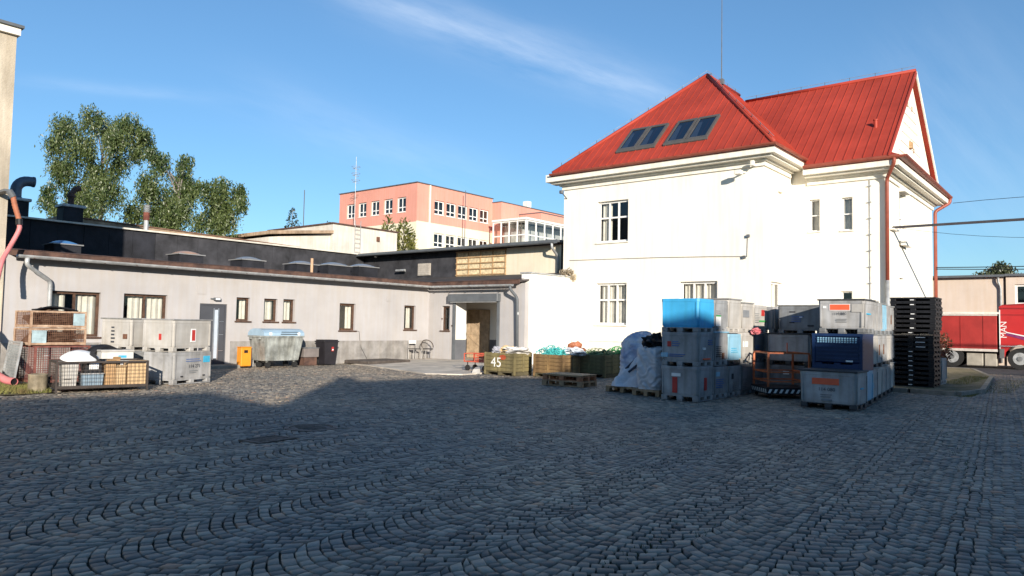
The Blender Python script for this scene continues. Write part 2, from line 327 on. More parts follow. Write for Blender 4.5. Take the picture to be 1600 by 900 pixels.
def build_setts():
    rs = np.random.RandomState(3); th = R(5.8); W = 1.13; S = .114; ns = 12; ca, sa = math.cos(th), math.sin(th)
    cols_ = range(-14, 26); quads = []
    nrow = int(62/S); JB = (rs.rand(41, nrow+1)-.5)*.03+.014*np.where(np.arange(nrow+1) % 2, 1, -1)[None, :]
    for c in cols_:
        b0 = (c-.5)*W+.28
        i = np.arange(nrow)[:, None]; k = np.arange(ns)[None, :]
        edge = np.linspace(-.5, .5, ns+1)[None, :]+np.zeros((nrow, 1)); jit = (rs.rand(nrow, ns+1)-.5)*.036; jit[:, 0] = jit[:, -1] = 0; edge = edge+jit
        rj = (rs.rand(nrow+1, 1)-.5)*.016
        off = 0.; jl, jr = JB[c+14], JB[c+15]
        def P(i_, e, q):     # arc rows: apex towards -a; stones slightly wavy
            a = -14+i_*S+q*S+.33*(2*e)**2*(1-.10*np.abs(2*e))+off
            return a, b0+(e+.5)*W
        r0_, r1_ = rj[:-1], rj[1:]
        wv = .012*np.sin(i*.37+c)
        e0, e1 = edge[:, :-1], edge[:, 1:]
        pts = []
        for e, q, r_ in ((e0, 0, r0_), (e0, 1, r1_), (e1, 1, r1_), (e1, 0, r0_)):
            sl_ = 2.4*e/W; sh_ = e+(.5-q)*sl_*S/(1+sl_**2)/W*(1-np.abs(2*e)**5); a, b = P(i, sh_, q); a = a+r_; jq = slice(0, -1) if q == 0 else slice(1, None); b = b+np.clip(-2*e, 0, 1)**4*jl[jq][:, None]+np.clip(2*e, 0, 1)**4*jr[jq][:, None]
            pts.append(np.stack([a*ca-b*sa, a*sa+b*ca], -1))
        quads.append(np.stack(pts, 2).reshape(-1, 4, 2))
    Q = np.concatenate(quads); cen = Q.mean(1); d = np.hypot(cen[:, 0], cen[:, 1]); az = np.degrees(np.arctan2(cen[:, 1], cen[:, 0]))-39.4
    keep = (d > 2.6) & (d < 47) & (np.abs(az) < 46) & (cen[:, 1] < 23.62) & ~((cen[:, 0] > 22.95) & (cen[:, 1] > 18.2)) & ~((cen[:, 0] > 26.1) & (cen[:, 1] > 6.4))
    keep &= ~inpoly(cen[:, 0], cen[:, 1], APRON) & ~inpoly(cen[:, 0], cen[:, 1], ISLAND) & (cen[:, 1] > -9) & (cen[:, 0] < 36)
    keep &= ~(np.hypot(cen[:, 0]-6.85, cen[:, 1]-9.55) < .40) & ~((np.abs(cen[:, 0]-5.75) < .33) & (np.abs(cen[:, 1]-9.0) < .25))
    keep &= ~((cen[:, 0] < 6.1) & (cen[:, 1] > 17.4))
    Q, cen, d, az = Q[keep], cen[keep], d[keep], az[keep]; n = len(Q)
    gap = .0060+.0045*rs.rand(n, 1, 1); inset = .006+.003*rs.rand(n, 1, 1)
    v = Q-cen[:, None]; ln = np.linalg.norm(v, axis=2, keepdims=True); nv = v/ln
    Q = cen[:, None]+v+(rs.rand(n, 4, 2)-.5)*.013; v = Q-cen[:, None]; ln = np.linalg.norm(v, axis=2, keepdims=True); nv = v/np.maximum(ln, 1e-6)
    o_ = cen[:, None]+nv*(ln-gap*1.3); i_ = cen[:, None]+nv*(ln-gap*1.3-inset)
    und = .004*np.sin(cen[:, 0]*.9+.5)*np.sin(cen[:, 1]*.8)     # the yard's slight hollows
    zt = (und-.012)[:, None]+(rs.rand(n, 1)-.5)*.008+(rs.rand(n, 4)-.5)*.006
    V = np.zeros((n, 12, 3)); V[:, :4, :2] = o_; V[:, :4, 2] = -.06; V[:, 4:8, :2] = o_; V[:, 4:8, 2] = zt-.007; V[:, 8:, :2] = i_; V[:, 8:, 2] = zt
    tone = np.clip(rs.beta(1.5, 1.9, n)+.03*np.sin(cen[:, 0]), 0, 1)
    faces = [(8,11,10,9)] + [(4+j, 8+j, 8+(j+1) % 4, 4+(j+1) % 4) for j in range(4)] + [(j, 4+j, 4+(j+1) % 4, (j+1) % 4) for j in range(4)]
    F_ = np.array(faces)
    # the 300 stones that show largest: nearest ones inside the picture
    inside = (np.abs(az) < 33) & (d > 4.9)
    order = np.argsort(np.where(inside, d, 1e9))[:300]; near = np.zeros(n, bool); near[order] = True
    def mk(name, VV, TT):
        k = len(VV); me = bpy.data.meshes.new(name); me.vertices.add(k*12); me.vertices.foreach_set('co', VV.reshape(-1))
        fa = (F_[None]+12*np.arange(k)[:, None, None]).reshape(-1); nf = k*len(faces)
        me.loops.add(nf*4); me.loops.foreach_set('vertex_index', fa.astype(np.int32)); me.polygons.add(nf)
        me.polygons.foreach_set('loop_start', np.arange(0, nf*4, 4, dtype=np.int32)); me.update(calc_edges=True); me.validate()
        a = me.attributes.new('tone', 'FLOAT', 'POINT'); a.data.foreach_set('value', np.repeat(TT, 12)); me.materials.append(SETT); return me
    yard = MB()
    lim = [(-2, -9), (36, -9), (36, 23.6), (-2, 23.6)]; yard.poly([(x, y, -.036) for x, y in lim]); yo = tag(obj('cobbled_yard', yard, SOIL), kind='structure')
    so = link('cobblestones', mk('cobblestones', V[~near], tone[~near]), yo); so['kind'] = 'stuff'
    for k in order:
        c = np.array([cen[k, 0], cen[k, 1], 0]); link('cobblestone', mk('cobblestone', (V[k]-c)[None], tone[k:k+1]), yo, tuple(c))
    return n
NSETT = build_setts()
a = MB(); zt = lambda x, y: .012+.085*max(0, min(1, (x-17.2)/5.)); a.poly([(x, y, zt(x, y)) for x, y in APRON])
n_ = len(APRON)
for i in range(n_):
    (x1, y1), (x2, y2) = APRON[i], APRON[(i+1) % n_]; a.quad((x1,y1,zt(x1,y1)), (x1,y1,-.04), (x2,y2,-.04), (x2,y2,zt(x2,y2)))
tag(obj('concrete_apron', a, CONC), kind='structure')
isl = MB(); isl.poly([(x, y, .085) for x, y in ISLAND])
DIRT = mat('island_dirt', (.17, .135, .09), 1., .3, 2.5, .8, c2=(.07, .075, .03), bscale=50)
io = tag(obj('paved_island', isl, DIRT), kind='structure')
def offs(p, q, s): return None
for i in range(len(ISLAND)-5 if False else 4):
    p, q = Vector((*ISLAND[i], 0)), Vector((*ISLAND[i+1], 0)); n = max(1, round((q-p).length/1.0)); d = (q-p)/n
    for k in range(n):
        s_, e_ = p+d*k+d.normalized()*.008, p+d*(k+1)-d.normalized()*.008; kb = MB(); kb.bar((s_.x, s_.y, .02), (e_.x, e_.y, .02), .13, .16); obj('kerbstone', kb, CONCS, io)
p, q = Vector((*ISLAND[-1], 0)), Vector((*ISLAND[0], 0)); d = (q-p)/2
for k in range(2):
    s_, e_ = p+d*k+d.normalized()*.008, p+d*(k+1)-d.normalized()*.07; kb = MB(); kb.bar((s_.x, s_.y, .02), (e_.x, e_.y, .02), .13, .16); obj('kerbstone', kb, CONCS, io)
rd = MB(); rd.quad((36, -30, -.008), (47, -30, -.008), (47, 40, -.008), (36, 40, -.008)); tag(obj('asphalt_road', rd, ASPH), kind='structure')
IRON = mat('cast_iron', (.13, .105, .09), .7, .3, 8., .5)
mc = thing('manhole_cover', 'round rusty iron manhole cover set in the cobbles', 'manhole cover', (6.85, 9.55, -.035))
q = MB(); q.lathe([(0, .022), (.30, .022), (.305, .012), (.33, .012), (.33, .026), (.40, .026), (.40, -.02)], n=28); obj('frame', q, IRON, mc)
for k in range(7):
    q = MB(); q.box(-.22+abs(k-3)*.03, .22-abs(k-3)*.03, -.21+k*.07-.012, -.21+k*.07+.012, .022, .029); obj('rib', q, IRON, mc)
dr = thing('drain_grate', 'small square iron drain grate in the cobbles before the round cover', 'drain', (5.75, 9.0, -.03), R(6))
q = MB()
for (x0, x1, y0, y1) in ((-.3,.3,-.22,-.17), (-.3,.3,.17,.22), (-.3,-.25,-.17,.17), (.25,.3,-.17,.17)): q.box(x0, x1, y0, y1, -.02, .026)
obj('frame', q, IRON, dr)
for k in range(8):
    q = MB(); q.box(-.235+k*.062, -.205+k*.062, -.168, .168, -.01, .02); obj('bar', q, IRON, dr)

# ------------------------------------------------------------------ the low building
LB = thing('low_building', 'long low grey-beige workshop wing with brown windows and zinc gutter', 'building', (6.75, 23.7, 0))
F1, F2 = FY(23.7), FX(23.05)
W1 = [(7.92,9.30,1.03,2.36), (9.97,11.32,1.01,2.37), (13.74,14.26,1.59,2.41), (14.82,15.37,1.59,2.41), (15.61,16.10,1.59,2.42), (18.16,18.95,1.29,2.36), (21.58,22.25,1.35,2.39)]
DOOR = (12.42, 13.40, .02, 2.15)
wpart('wall', wall(F1, 6.75, 23.05, -.05, 3.32, W1+[(*DOOR, .12)], .15), PLAST, LB)
GATE = (19.62, 22.08, -.02, 2.66)
w2 = wall(F2, 18.25, 23.7, -.05, 3.32, [(22.41, 22.90, 1.34, 2.41), (*GATE, .70)], .15)
w2.quad((23.05,18.25,-.05), (26.9,18.25,-.05), (26.9,18.25,3.5), (23.05,18.25,3.32))
wpart('wall', w2, PLAST, LB)
for i, h in enumerate(W1):
    u0, u1, z0, z1 = h; wd = u1-u0
    if i < 2: window(LB, F1, *h, .15, 2, (1.,), WOODBR, .075, WOODBR, [(u0+.05, u0+wd*.36), (u0+wd*.52, u0+wd*.98)] if i == 0 else [(u0+wd*.18, u0+wd*.5), (u0+wd*.55, u1-.05)])
    elif i == 5: window(LB, F1, *h, .15, 1, (1.,), WOODBR, .08, WOODBR, [(u0+wd*.6, u1-.05)])
    else: window(LB, F1, *h, .15, 1, (1.,), WOODBR, .065, WOODBR, [(u0+wd*(.5 if i in (2, 6) else .15), u1-.05)])
window(LB, F2, 22.41, 22.90, 1.34, 2.41, .15, 1, (1.,), WOODBR, .065, WOODBR, [(22.46, 22.72)])
for a_, b_ in ((6.75, 12.25), (13.56, 23.0)):
    pl = MB(); fbox(pl, F1, a_, b_, .002, .035, -.05, .86 if a_ < 10 else .88); wpart('plinth', pl, PLINTH, LB)
# entrance door
q = MB(); fbox(q, F1, 12.42, 12.48, -.12, -.04, .02, 2.15); fbox(q, F1, 13.34, 13.40, -.12, -.04, .02, 2.15); fbox(q, F1, 12.48, 13.34, -.12, -.04, 2.09, 2.15); do = wpart('door', q, DOORGR, LB)
q = MB(); fbox(q, F1, 12.482, 13.338, -.11, -.06, .03, 2.088); obj('leaf', q, DOORGR, do)
q = MB(); fbox(q, F1, 12.98, 13.10, -.06, -.052, .30, 1.95); obj('glass_strip', q, mat('frosted_strip', (.45, .5, .56), .25, .05), do)
q = MB(); fbox(q, F1, 12.94, 12.98, -.06, -.045, .25, 2.0); fbox(q, F1, 13.10, 13.14, -.06, -.045, .25, 2.0); obj('strip_frame', q, STEEL, do)
for z in (.55, 1.1, 1.55): 
    q = MB(); fbox(q, F1, 13.16, 13.32, -.06, -.052, z, z+.012); obj('groove', q, STEEL, do)
q = MB(); q.tube([F1(12.60,-.06,1.02), F1(12.60,-.01,1.02), F1(12.72,-.01,1.02)], .011, 6); obj('handle', q, STEEL, do)
q = MB(); q.bbox(12.2, 13.6, 23.0, 23.66, -.03, .10, .015); wpart('door_step', q, CONCS, LB)
# roof
rf = MB()
def slab(mb, pts, t=.06): 
    lo = [(x, y, z-t) for x, y, z in pts]; mb.hexa(lo, pts)
slab(rf, [(6.75,23.32,3.40), (22.7,23.32,3.40), (27.,33.,4.18), (6.75,33.,4.18)]); slab(rf, [(22.68,18.25,3.40), (26.9,18.25,4.02), (26.9,33.,4.02), (22.68,23.4,3.40)])
RF = wpart('roof', rf, ROOFFELT, LB)
fa = MB(); fa.box(6.75, 22.66, 23.27, 23.318, 3.27, 3.43); fa.box(22.63, 22.676, 18.22, 23.318, 3.27, 3.43); obj('roof_edge', fa, BROWNEDGE, RF)
# torn sheet metal along the edge: short uneven lengths
x = 6.8
while x < 22.5:
    l_ = rng.uniform(.8, 1.5); q = MB(); dz = rng.uniform(-.012, .014); q.hexa([(x,23.25,3.425+dz), (min(x+l_-.02, 22.6),23.25,3.425-dz), (min(x+l_-.02, 22.6),23.6,3.47), (x,23.6,3.47)], [(x,23.25,3.435+dz), (min(x+l_-.02, 22.6),23.25,3.435-dz), (min(x+l_-.02, 22.6),23.6,3.48), (x,23.6,3.48)]); obj('edge_sheet', q, BROWNEDGE, RF); x += l_
y = 18.25
while y < 23.2:
    l_ = rng.uniform(.8, 1.4); q = MB(); e = min(y+l_-.02, 23.2); q.hexa([(22.60,y,3.425), (23.,y,3.49), (23.,e,3.49), (22.60,e,3.425)], [(22.60,y,3.435), (23.,y,3.50), (23.,e,3.50), (22.60,e,3.435)]); obj('edge_sheet', q, BROWNEDGE, RF); y += l_
def half_gutter(pts, r, m_, parent, name='gutter', world=True):
    """half-round open channel along a polyline (level)"""
    mb = MB(); P = [Vector(p) for p in pts]; n = 8; rows = []
    for i, p in enumerate(P):
        d = (P[min(i+1, len(P)-1)]-P[max(i-1, 0)]); d.z = 0; d.normalize(); s_ = Vector((-d.y, d.x, 0))
        k = 1.0
        if 0 < i < len(P)-1:
            d1 = (P[i]-P[i-1]).normalized(); k = 1/max(.4, abs(d1.dot(d)))
        rows.append([p+s_*(r*k*math.cos(math.pi+math.pi*j/n))+Vector((0,0,r*math.sin(math.pi+math.pi*j/n))) for j in range(n+1)]+[p+s_*((r+.012)*k*math.cos(math.pi*2-math.pi*j/n))+Vector((0,0,(r+.012)*math.sin(math.pi*2-math.pi*j/n))) for j in range(n+1)])
    k = len(rows[0]); vs = [v for r_ in rows for v in r_]; fs = []
    for i in range(len(rows)-1):
        for j in range(k): fs.append((i*k+j, i*k+(j+1) % k, (i+1)*k+(j+1) % k, (i+1)*k+j))
    fs.append(tuple(range(k))); fs.append(tuple((len(rows)-1)*k+j for j in range(k))[::-1])
    mb.add(vs, fs); return wpart(name, mb, m_, parent, False) if world else obj(name, mb, m_, parent)
gu = half_gutter([(6.9,23.18,3.29), (22.55,23.18,3.27), (22.55,18.5,3.25)], .075, ZINC, LB)
for k in range(17):
    q = MB(); xx = 7.3+k*.92; q.box(xx-.015, xx+.015, 23.085, 23.27, 3.21, 3.225); q.box(xx-.015, xx+.015, 23.255, 23.269, 3.21, 3.42); obj('bracket', q, BROWNEDGE, gu)
for k in range(5):
    q = MB(); yy = 18.9+k*.95; q.box(22.46, 22.63, yy-.015, yy+.015, 3.17, 3.185); obj('bracket', q, BROWNEDGE, gu)
def pipe(name, pts, r, m_, parent, n=10, world=True):
    P = [Vector(p) for p in pts]; out_ = [P[0]]
    for i in range(1, len(P)-1):
        a_ = P[i]+(P[i-1]-P[i]).normalized()*min(.12, (P[i-1]-P[i]).length*.4); b_ = P[i]+(P[i+1]-P[i]).normalized()*min(.12, (P[i+1]-P[i]).length*.4)
        for t in (0, .33, .67, 1): out_.append(a_*(1-t)**2+P[i]*2*t*(1-t)+b_*t*t)
    out_.append(P[-1]); mb = MB(); mb.tube(out_, r, n); return wpart(name, mb, m_, parent, True) if world else obj(name, mb, m_, parent, True)
dp = pipe('downpipe', [(7.15,23.18,3.22), (7.15,23.2,3.02), (7.88,23.58,2.62), (7.88,23.58,.02)], .06, ZINC, LB)
for z in (.5, 1.6, 2.4):
    q = MB(); q.lathe([(.062, -.015), (.07, -.015), (.07, .015), (.062, .015)], (7.88,23.58,z), 12); obj('clamp', q, ZINC, dp)
dp = pipe('downpipe', [(22.55,18.62,3.2), (22.55,18.62,3.06), (22.86,18.5,2.72), (22.93,18.5,.05)], .062, DKGREY, LB)
q = MB(); q.lathe([(.064, -.05), (.078, -.05), (.078, .05), (.064, .05)], (22.90,18.5,2.1), 12); obj('clamp', q, ZINC, dp)
# rooflight domes
DOME = mat('dome_acrylic', (.22, .22, .22), .25, .06, 3., spec=.6); DOMEB = mat('dome_blue', (.07, .20, .42), .25, .1, 3., spec=.6); DOMEO = mat('dome_amber', (.45, .27, .17), .3, .1, 3., spec=.6)
for i, (a_, b_, zt_) in enumerate([(9.06,9.95,4.07), (13.26,14.27,4.10), (15.83,16.89,4.10), (18.36,19.5,4.13), (20.0,21.3,4.20), (21.7,22.9,4.26)]):
    xm, yb, zb = (a_+b_)/2, 27.5, 3.73; q = MB(); q.box(a_+.04, b_-.04, yb-.46, yb+.46, zb-.05, zt_-.06); so = obj('skylight_dome', q, BLACKW, RF); q = MB(); q.box(a_-.02, b_+.02, yb-.52, yb+.52, zt_-.059, zt_-.02); obj('flange', q, DOME, so)
    q = MB(); vs = []; nn = 8; hw = (b_-a_)/2
    for iu in range(nn+1):
        for iv in range(nn+1):
            u, v = -1+2*iu/nn, -1+2*iv/nn; vs.append((xm+u*hw*.9, yb+v*.46, zt_-.019+.14*((1-u*u)*(1-v*v))**.7))
    fs = [(iu*(nn+1)+iv, (iu+1)*(nn+1)+iv, (iu+1)*(nn+1)+iv+1, iu*(nn+1)+iv+1) for iu in range(nn) for iv in range(nn)]; q.add(vs, fs)
    obj('dome', q, [DOMEB, DOMEO, DOME, DOME, DOME, DOME][i], so, True)
q = MB(); q.tube([(18.85,26.6,3.7), (18.85,26.6,4.32)], .06, 10); obj('vent_pipe', q, mat('tan_pvc', (.5, .32, .2), .6), RF)
# small fittings on the wall
q = MB(); fbox(q, F1, 12.78, 13.14, .002, .05, 2.30, 2.34); fbox(q, F1, 12.86, 13.06, .05, .17, 2.27, 2.36); lamp = wpart('wall_lamp', q, DKGREY, LB)
q = MB(); fbox(q, F1, 12.88, 13.04, .171, .176, 2.285, 2.345); obj('diffuser', q, WHITEPVC, lamp)
for (a_, b_, c_, d_) in ((12.30,12.62,2.46,2.74), (20.55,20.82,2.52,2.76)):
    q = MB(); fbox(q, F1, a_, b_, .002, .018, c_, d_); vo = wpart('wall_hatch', q, PLAST, LB); q = MB(); fbox(q, F1, a_+.03, b_-.03, .018, .022, c_+.03, d_-.03); obj('cover', q, PLAST, vo)
q = MB(); q.tube([F1(18.97,.01,1.27), F1(19.15,.012,1.25), F1(19.2,.012,.9), F1(19.25,.04,.6), F1(19.55,.05,.15)], .009, 5); wpart('cable', q, BLACK, LB)
for (u, z) in ((22.85, 1.85), (22.25, 1.55)):
    q = MB(); a_ = F2(u, .002, z); q.box(a_[0]-.03, a_[0], u-.025, u+.025, z-.03, z+.03); wpart('switch', q, BROWNEDGE, LB)
q = MB(); fbox(q, F1, 12.02, 12.06, .004, .02, 1.1, 1.2); wpart('doorbell', q, STEEL, LB)
# gateway with roller shutter box, little lobby and a timber door inside
q = MB(); q.bbox(22.80, 23.046, 19.50, 22.34, 2.58, 2.91, .02); gb = wpart('shutter_box', q, DKGREY, LB)
for (ya, yb) in ((22.03, 22.16), (19.54, 19.66)): q = MB(); q.box(22.98, 23.04, ya, yb, .0, 2.578); obj('guide_rail', q, DKGREY, gb)
q = MB(); q.box(22.83, 22.87, 19.6, 22.2, 2.55, 2.578); obj('shutter_slat', q, ZINC, gb)
IN_W = mat('lobby_white', (.72, .69, .63), .9, .05, 1.); IN_G = mat('lobby_grey', (.13, .135, .15), .7, .1, 2.); TIMB = mat('pale_timber', (.48, .36, .24), .75, .2, 5., .2, streak=.15)
q = MB(); xa, xb, ya, yb = 23.752, 25.2, 19.622, 23.66
for (za, zb, mi) in ((.09, .95, 1), (.951, 3., 0)):
    q.quad((xa,yb,za), (xb,yb,za), (xb,yb,zb), (xa,yb,zb), mi); q.quad((xb,ya,za), (xb,ya,zb), (xb,yb,zb), (xb,yb,za), mi); q.quad((xa,ya,za), (xa,ya,zb), (xb,ya,zb), (xb,ya,za), mi); q.quad((xa,22.082,za), (xa,yb,za), (xa,yb,zb), (xa,22.082,zb), mi)
    q.box(23.053, xa-.001, 22.078, 22.09, za, zb, mi)
q.quad((23.05,ya,3.), (23.05,yb,3.), (xb,yb,3.), (xb,ya,3.), 0); q.quad((23.0,ya,.09), (xb,ya,.09), (xb,yb,.09), (23.0,yb,.09), 2)
wpart('gate_lobby', q, [IN_W, IN_G, CONC], LB)
q = MB(); q.box(25.14, 25.195, 21.95, 23.30, .1, 2.3); td = wpart('timber_door', q, TIMB, LB)
for k in range(8):
    q = MB(); y0 = 21.96+k*.167; q.box(25.125, 25.139, y0, y0+.159, .12, 2.28); obj('plank', q, TIMB, td)
for z in (.25, 1.15, 2.05): q = MB(); q.box(25.10, 25.124, 21.96, 23.29, z, z+.12); obj('ledge', q, TIMB, td)
for (za, zb) in ((.40, 1.12), (1.3, 2.02)): q = MB(); q.bar((25.112,22.1,za), (25.112,23.15,zb), .02, .1); obj('brace', q, TIMB, td)

# ------------------------------------------------------------------ factory hall behind it
HL = thing('factory_hall', 'higher hall clad in black bitumen sheet behind the low grey wing', 'building', (9.8, 33, 0))
q = MB(); q.box(6.2, 60, 33.06, 33.3, 0, 5.42); q.box(26.96, 27.2, 19.3, 33.06, 0, 5.3); wpart('wall', q, BLACKW, HL)
x = 6.3; k = 0
while x < 26.8:
    wd = min(.98, 26.9-x); q = MB(); q.box(x+.006, x+wd-.006, 33.0+rng.uniform(0, .012), 33.058, 3.85, 5.40); wpart('wall_panel', q, BLACKW if x < 14.6 else BLACKW2, HL); x += .98
y = 33.0
while y > 25.95:
    wd = min(.98, y-25.8); q = MB(); q.box(26.9+rng.uniform(0, .012), 26.958, y-wd+.006, y-.006, 3.7, 5.3); wpart('wall_panel', q, BLACKW2, HL); y -= .98
q = MB(); q.box(26.93, 26.958, 22.5, 25.79, 3.75, 5.3); ob = wpart('board_wall', q, OSB, HL)
for k in range(5):
    q = MB(); z = 4.06+k*.29; q.box(26.86, 26.929, 22.5, 25.79, z, z+.055); obj('batten', q, BATTEN, ob)
for k in range(5):
    q = MB(); yy = 22.52+k*.8; q.box(26.895, 26.928, yy, yy+.06, 3.76, 5.29) ; obj('counter_batten', q, BATTEN, ob)
q = MB(); q.box(26.92, 26.958, 19.3, 22.49, 3.6, 5.3); wpart('plaster_field', q, CREAM, HL)
q = MB(); q.box(6.2, 27.0, 32.86, 33.4, 5.43, 5.50); wpart('parapet_cap', q, mat('pale_capping', (.62, .58, .5), .7, .15, 2.), HL)
q = MB(); slab(q, [(26.35,19.1,5.46), (40.,19.1,6.1), (40.,33.4,6.1), (26.35,33.0,5.46)], .10); hr = wpart('roof', q, DKGREY, HL)
q = MB(); q.box(26.32, 26.348, 19.1, 33.0, 5.30, 5.47); obj('fascia', q, DKGREY, hr)
g2 = half_gutter([(26.22,32.8,5.38), (26.22,19.15,5.36)], .075, DKGREY, HL)
pipe('downpipe', [(26.22,19.3,5.3), (26.22,19.3,5.1), (26.82,19.38,4.75), (26.84,19.38,3.95)], .06, ZINC, HL)
q = MB(); q.box(26.82, 26.9, 27.6, 28.5, 4.15, 4.78); vb = wpart('vent_box', q, mat('vent_grey', (.42, .38, .33), .6, .1), HL)
for k in range(5):
    q = MB(); q.box(26.80, 26.819, 27.65, 28.45, 4.2+k*.11, 4.27+k*.11); obj('louvre', q, mat('vent_grey', (.42, .38, .33)), vb)
q = MB(); q.tube([(26.6,29.6,4.45), (26.95,29.6,4.45)], .07, 10); q.tube([(26.6,29.25,4.45), (26.6,29.95,4.45)], .06, 10); wpart('vent_pipe', q, ZINC, HL)
# ducts standing on the hall roof
def duct_box(x0, x1, zt_, name):
    q = MB(); q.bbox(x0, x1, 33.35, 33.35+(x1-x0), 5.3, zt_, .02); b_ = wpart(name, q, BLACKW, HL)
    q = MB(); q.bbox(x0-.07, x1+.07, 33.28, 33.42+(x1-x0), zt_+.001, zt_+.12, .02); obj('cap', q, ZINC, b_); return b_
DUCT = mat('duct_blue_grey', (.12, .15, .19), .45, .15, 4., .05, metal=.3)
b_ = duct_box(9.50, 10.25, 6.15, 'vent_stack'); q = MB(); cx, cy = 9.87, 33.7
pts = [(cx,cy,6.2), (cx,cy,6.6)]+[(cx+.42*(1-math.cos(t)), cy, 6.6+.42*math.sin(t)) for t in [R(15*k) for k in range(1, 7)]]+[(cx+.62,cy,7.02)]
pts = [(a_*1., b__, c_) for a_, b__, c_ in pts]; q.tube(pts, .20, 16, caps=False); q.tube([(cx,cy,6.27), (cx,cy,6.33)], .225, 16); q.tube([(cx+.56,cy,7.02), (cx+.63,cy,7.02)], .215, 16, caps=False); obj('duct_elbow', q, DUCT, b_, True)
q = MB(); q.tube([(cx+.45,cy,7.02), (cx+.46,cy,7.02)], .19, 16); obj('duct_mouth', q, BLACK, b_)
b_ = duct_box(11.50, 12.25, 6.15, 'vent_stack'); q = MB(); q.tube([(11.87,33.7,6.2), (11.87,33.7,6.75), (12.0,33.7,6.95), (12.2,33.7,7.05)], .12, 12); q.lathe([(.17, 0), (.17, .08), (.12, .1)], (11.87,33.7,6.62), 14); obj('cowl', q, mat('rust_brown', (.09, .055, .045), .8, .3, 5.), b_)
q = MB(); q.tube([(14.9,33.5,5.3), (14.9,33.5,6.0)], .1, 10); vp = wpart('vent_pipe', q, ZINC, HL); q = MB(); q.tube([(14.9,33.5,6.0), (14.9,33.5,6.35)], .13, 10); obj('pipe_collar', q, mat('rust_red', (.16, .05, .035), .8, .3), vp)
q = MB()
for k in range(4): q.lathe([(.13, 0), (.17, .03), (.13, .05)], (14.9,33.5,6.37+k*.09), 12)
obj('pipe_cowl', q, ZINC, vp)

# long tan parapet beyond the hall
TP = thing('back_workshop', 'long stained tan parapet wall just visible above the black hall', 'building', (13.4, 37, 0))
q = MB(); q.hexa([(12.6,37,0), (27.,37,0), (27.,43,0), (12.6,43,0)], [(12.6,37,6.20), (27.,37,5.90), (27.,43,5.9), (12.6,43,6.2)]); wpart('wall', q, TAN, TP)
for k in range(14):
    q = MB(); x0 = 12.6+k*1.03; za, zb = 6.205-k*.0213, 6.205-(k+1)*.0213; q.hexa([(x0+.01,36.93,za), (x0+1.02,36.93,zb), (x0+1.02,37.4,zb), (x0+.01,37.4,za)], [(x0+.01,36.93,za+.05), (x0+1.02,36.93,zb+.05), (x0+1.02,37.4,zb+.05), (x0+.01,37.4,za+.05)]); wpart('coping_tile', q, mat('brown_coping', (.20, .11, .075), .8, .2, 3.), TP)

# tall building on the left edge
TB = thing('tall_building', 'tall weathered beige building cut off by the left edge', 'building', (2, 23.6, 0))
q = MB(); q.box(-6, 6.74, 23.62, 34, -.05, 9.42); wpart('wall', q, BEIGE_OLD, TB)
q = MB(); q.box(-6, 6.80, 23.50, 34.1, 9.42, 9.62); tr_ = wpart('roof', q, TRIM, TB); q = MB(); q.box(-6, 6.86, 23.42, 34.2, 9.621, 9.70); obj('roof_sheet', q, DKGREY, tr_)
PINKP = mat('pink_hose', (.62, .20, .20), .5, .12, 3., .05)
hs = thing('drain_hose', 'pink corrugated plastic hose hanging down beside the tall beige building', 'hose', (6.5, 22.8, 0))
pts = []; ctl = [(6.79,22.8,4.12), (6.81,22.8,3.98), (6.76,22.8,3.80), (6.60,22.75,3.45), (6.40,22.6,3.05), (6.22,22.3,2.5)]
def spline(ctl, n=6):
    P = [Vector(c) for c in ctl]; P = [P[0]*2-P[1]]+P+[P[-1]*2-P[-2]]; o_ = []
    for i in range(1, len(P)-2):
        for k in range(n):
            t = k/n; o_.append(.5*((2*P[i])+(P[i+1]-P[i-1])*t+(2*P[i-1]-5*P[i]+4*P[i+1]-P[i+2])*t*t+(3*P[i]-P[i-1]-3*P[i+1]+P[i+2])*t**3))
    return o_+[P[-2]]
def hose(ctl, r, n, m_, parent, name):
    q = MB(); pp = spline(ctl, n); rr = [r*(1.06 if i % 2 else .97) for i in range(len(pp))]; q.tube(pp, rr, 10); return wpart(name, q, m_, parent, True)
hose(ctl, .058, 10, PINKP, hs, 'hose')
hose([(6.62,22.8,4.82), (6.68,22.8,4.55), (6.79,22.8,4.2)], .065, 8, mat('orange_brown_hose', (.36, .13, .07), .6, .2, 3.), hs, 'upper_hose')
q = MB(); q.tube([(6.79,22.8,4.22), (6.80,22.8,4.06)], .082, 10); wpart('coupling', q, BLACK, hs)
q = MB(); q.tube([(6.52,22.8,4.95), (6.62,22.8,4.80)], .085, 10); q.box(6.4, 6.6, 22.78, 23.62, 4.92, 4.98); wpart('hanger', q, DKGREY, hs)
h2 = thing('loose_hose', 'open end of a pink plastic pipe lying on the grass, bottom left', 'hose', (5.72, 19.3, 0))
pp = spline([(5.78,19.15,.13), (5.70,19.6,.17), (5.60,20.3,.40), (5.5,21.2,.95), (5.45,22.,1.6)], 10); rr = [.085*(1.06 if i % 2 else .97) for i in range(len(pp))]
q = MB(); q.tube(pp, rr, 12, caps=False); wpart('hose', q, PINKP, h2, True); q = MB(); q.tube([pp[1], pp[2]], .078, 12); wpart('hose_bore', q, BLACK, h2)

# ------------------------------------------------------------------ annex wall
AX = thing('annex', 'plain white annex wall between the low wing and the house', 'annex', (23.3, 18.2, 0))
q = MB(); q.box(23.30, 26.18, 18.16, 18.64, -.05, 3.72); wpart('wall', q, WHITE2, AX); q = MB(); q.box(23.26, 26.18, 18.10, 18.70, 3.721, 3.775); wpart('coping', q, ZINC, AX)
q = MB(); q.box(23.32, 26.1, 18.08, 18.155, -.05, .9); wpart('plinth', q, WHITE2, AX)

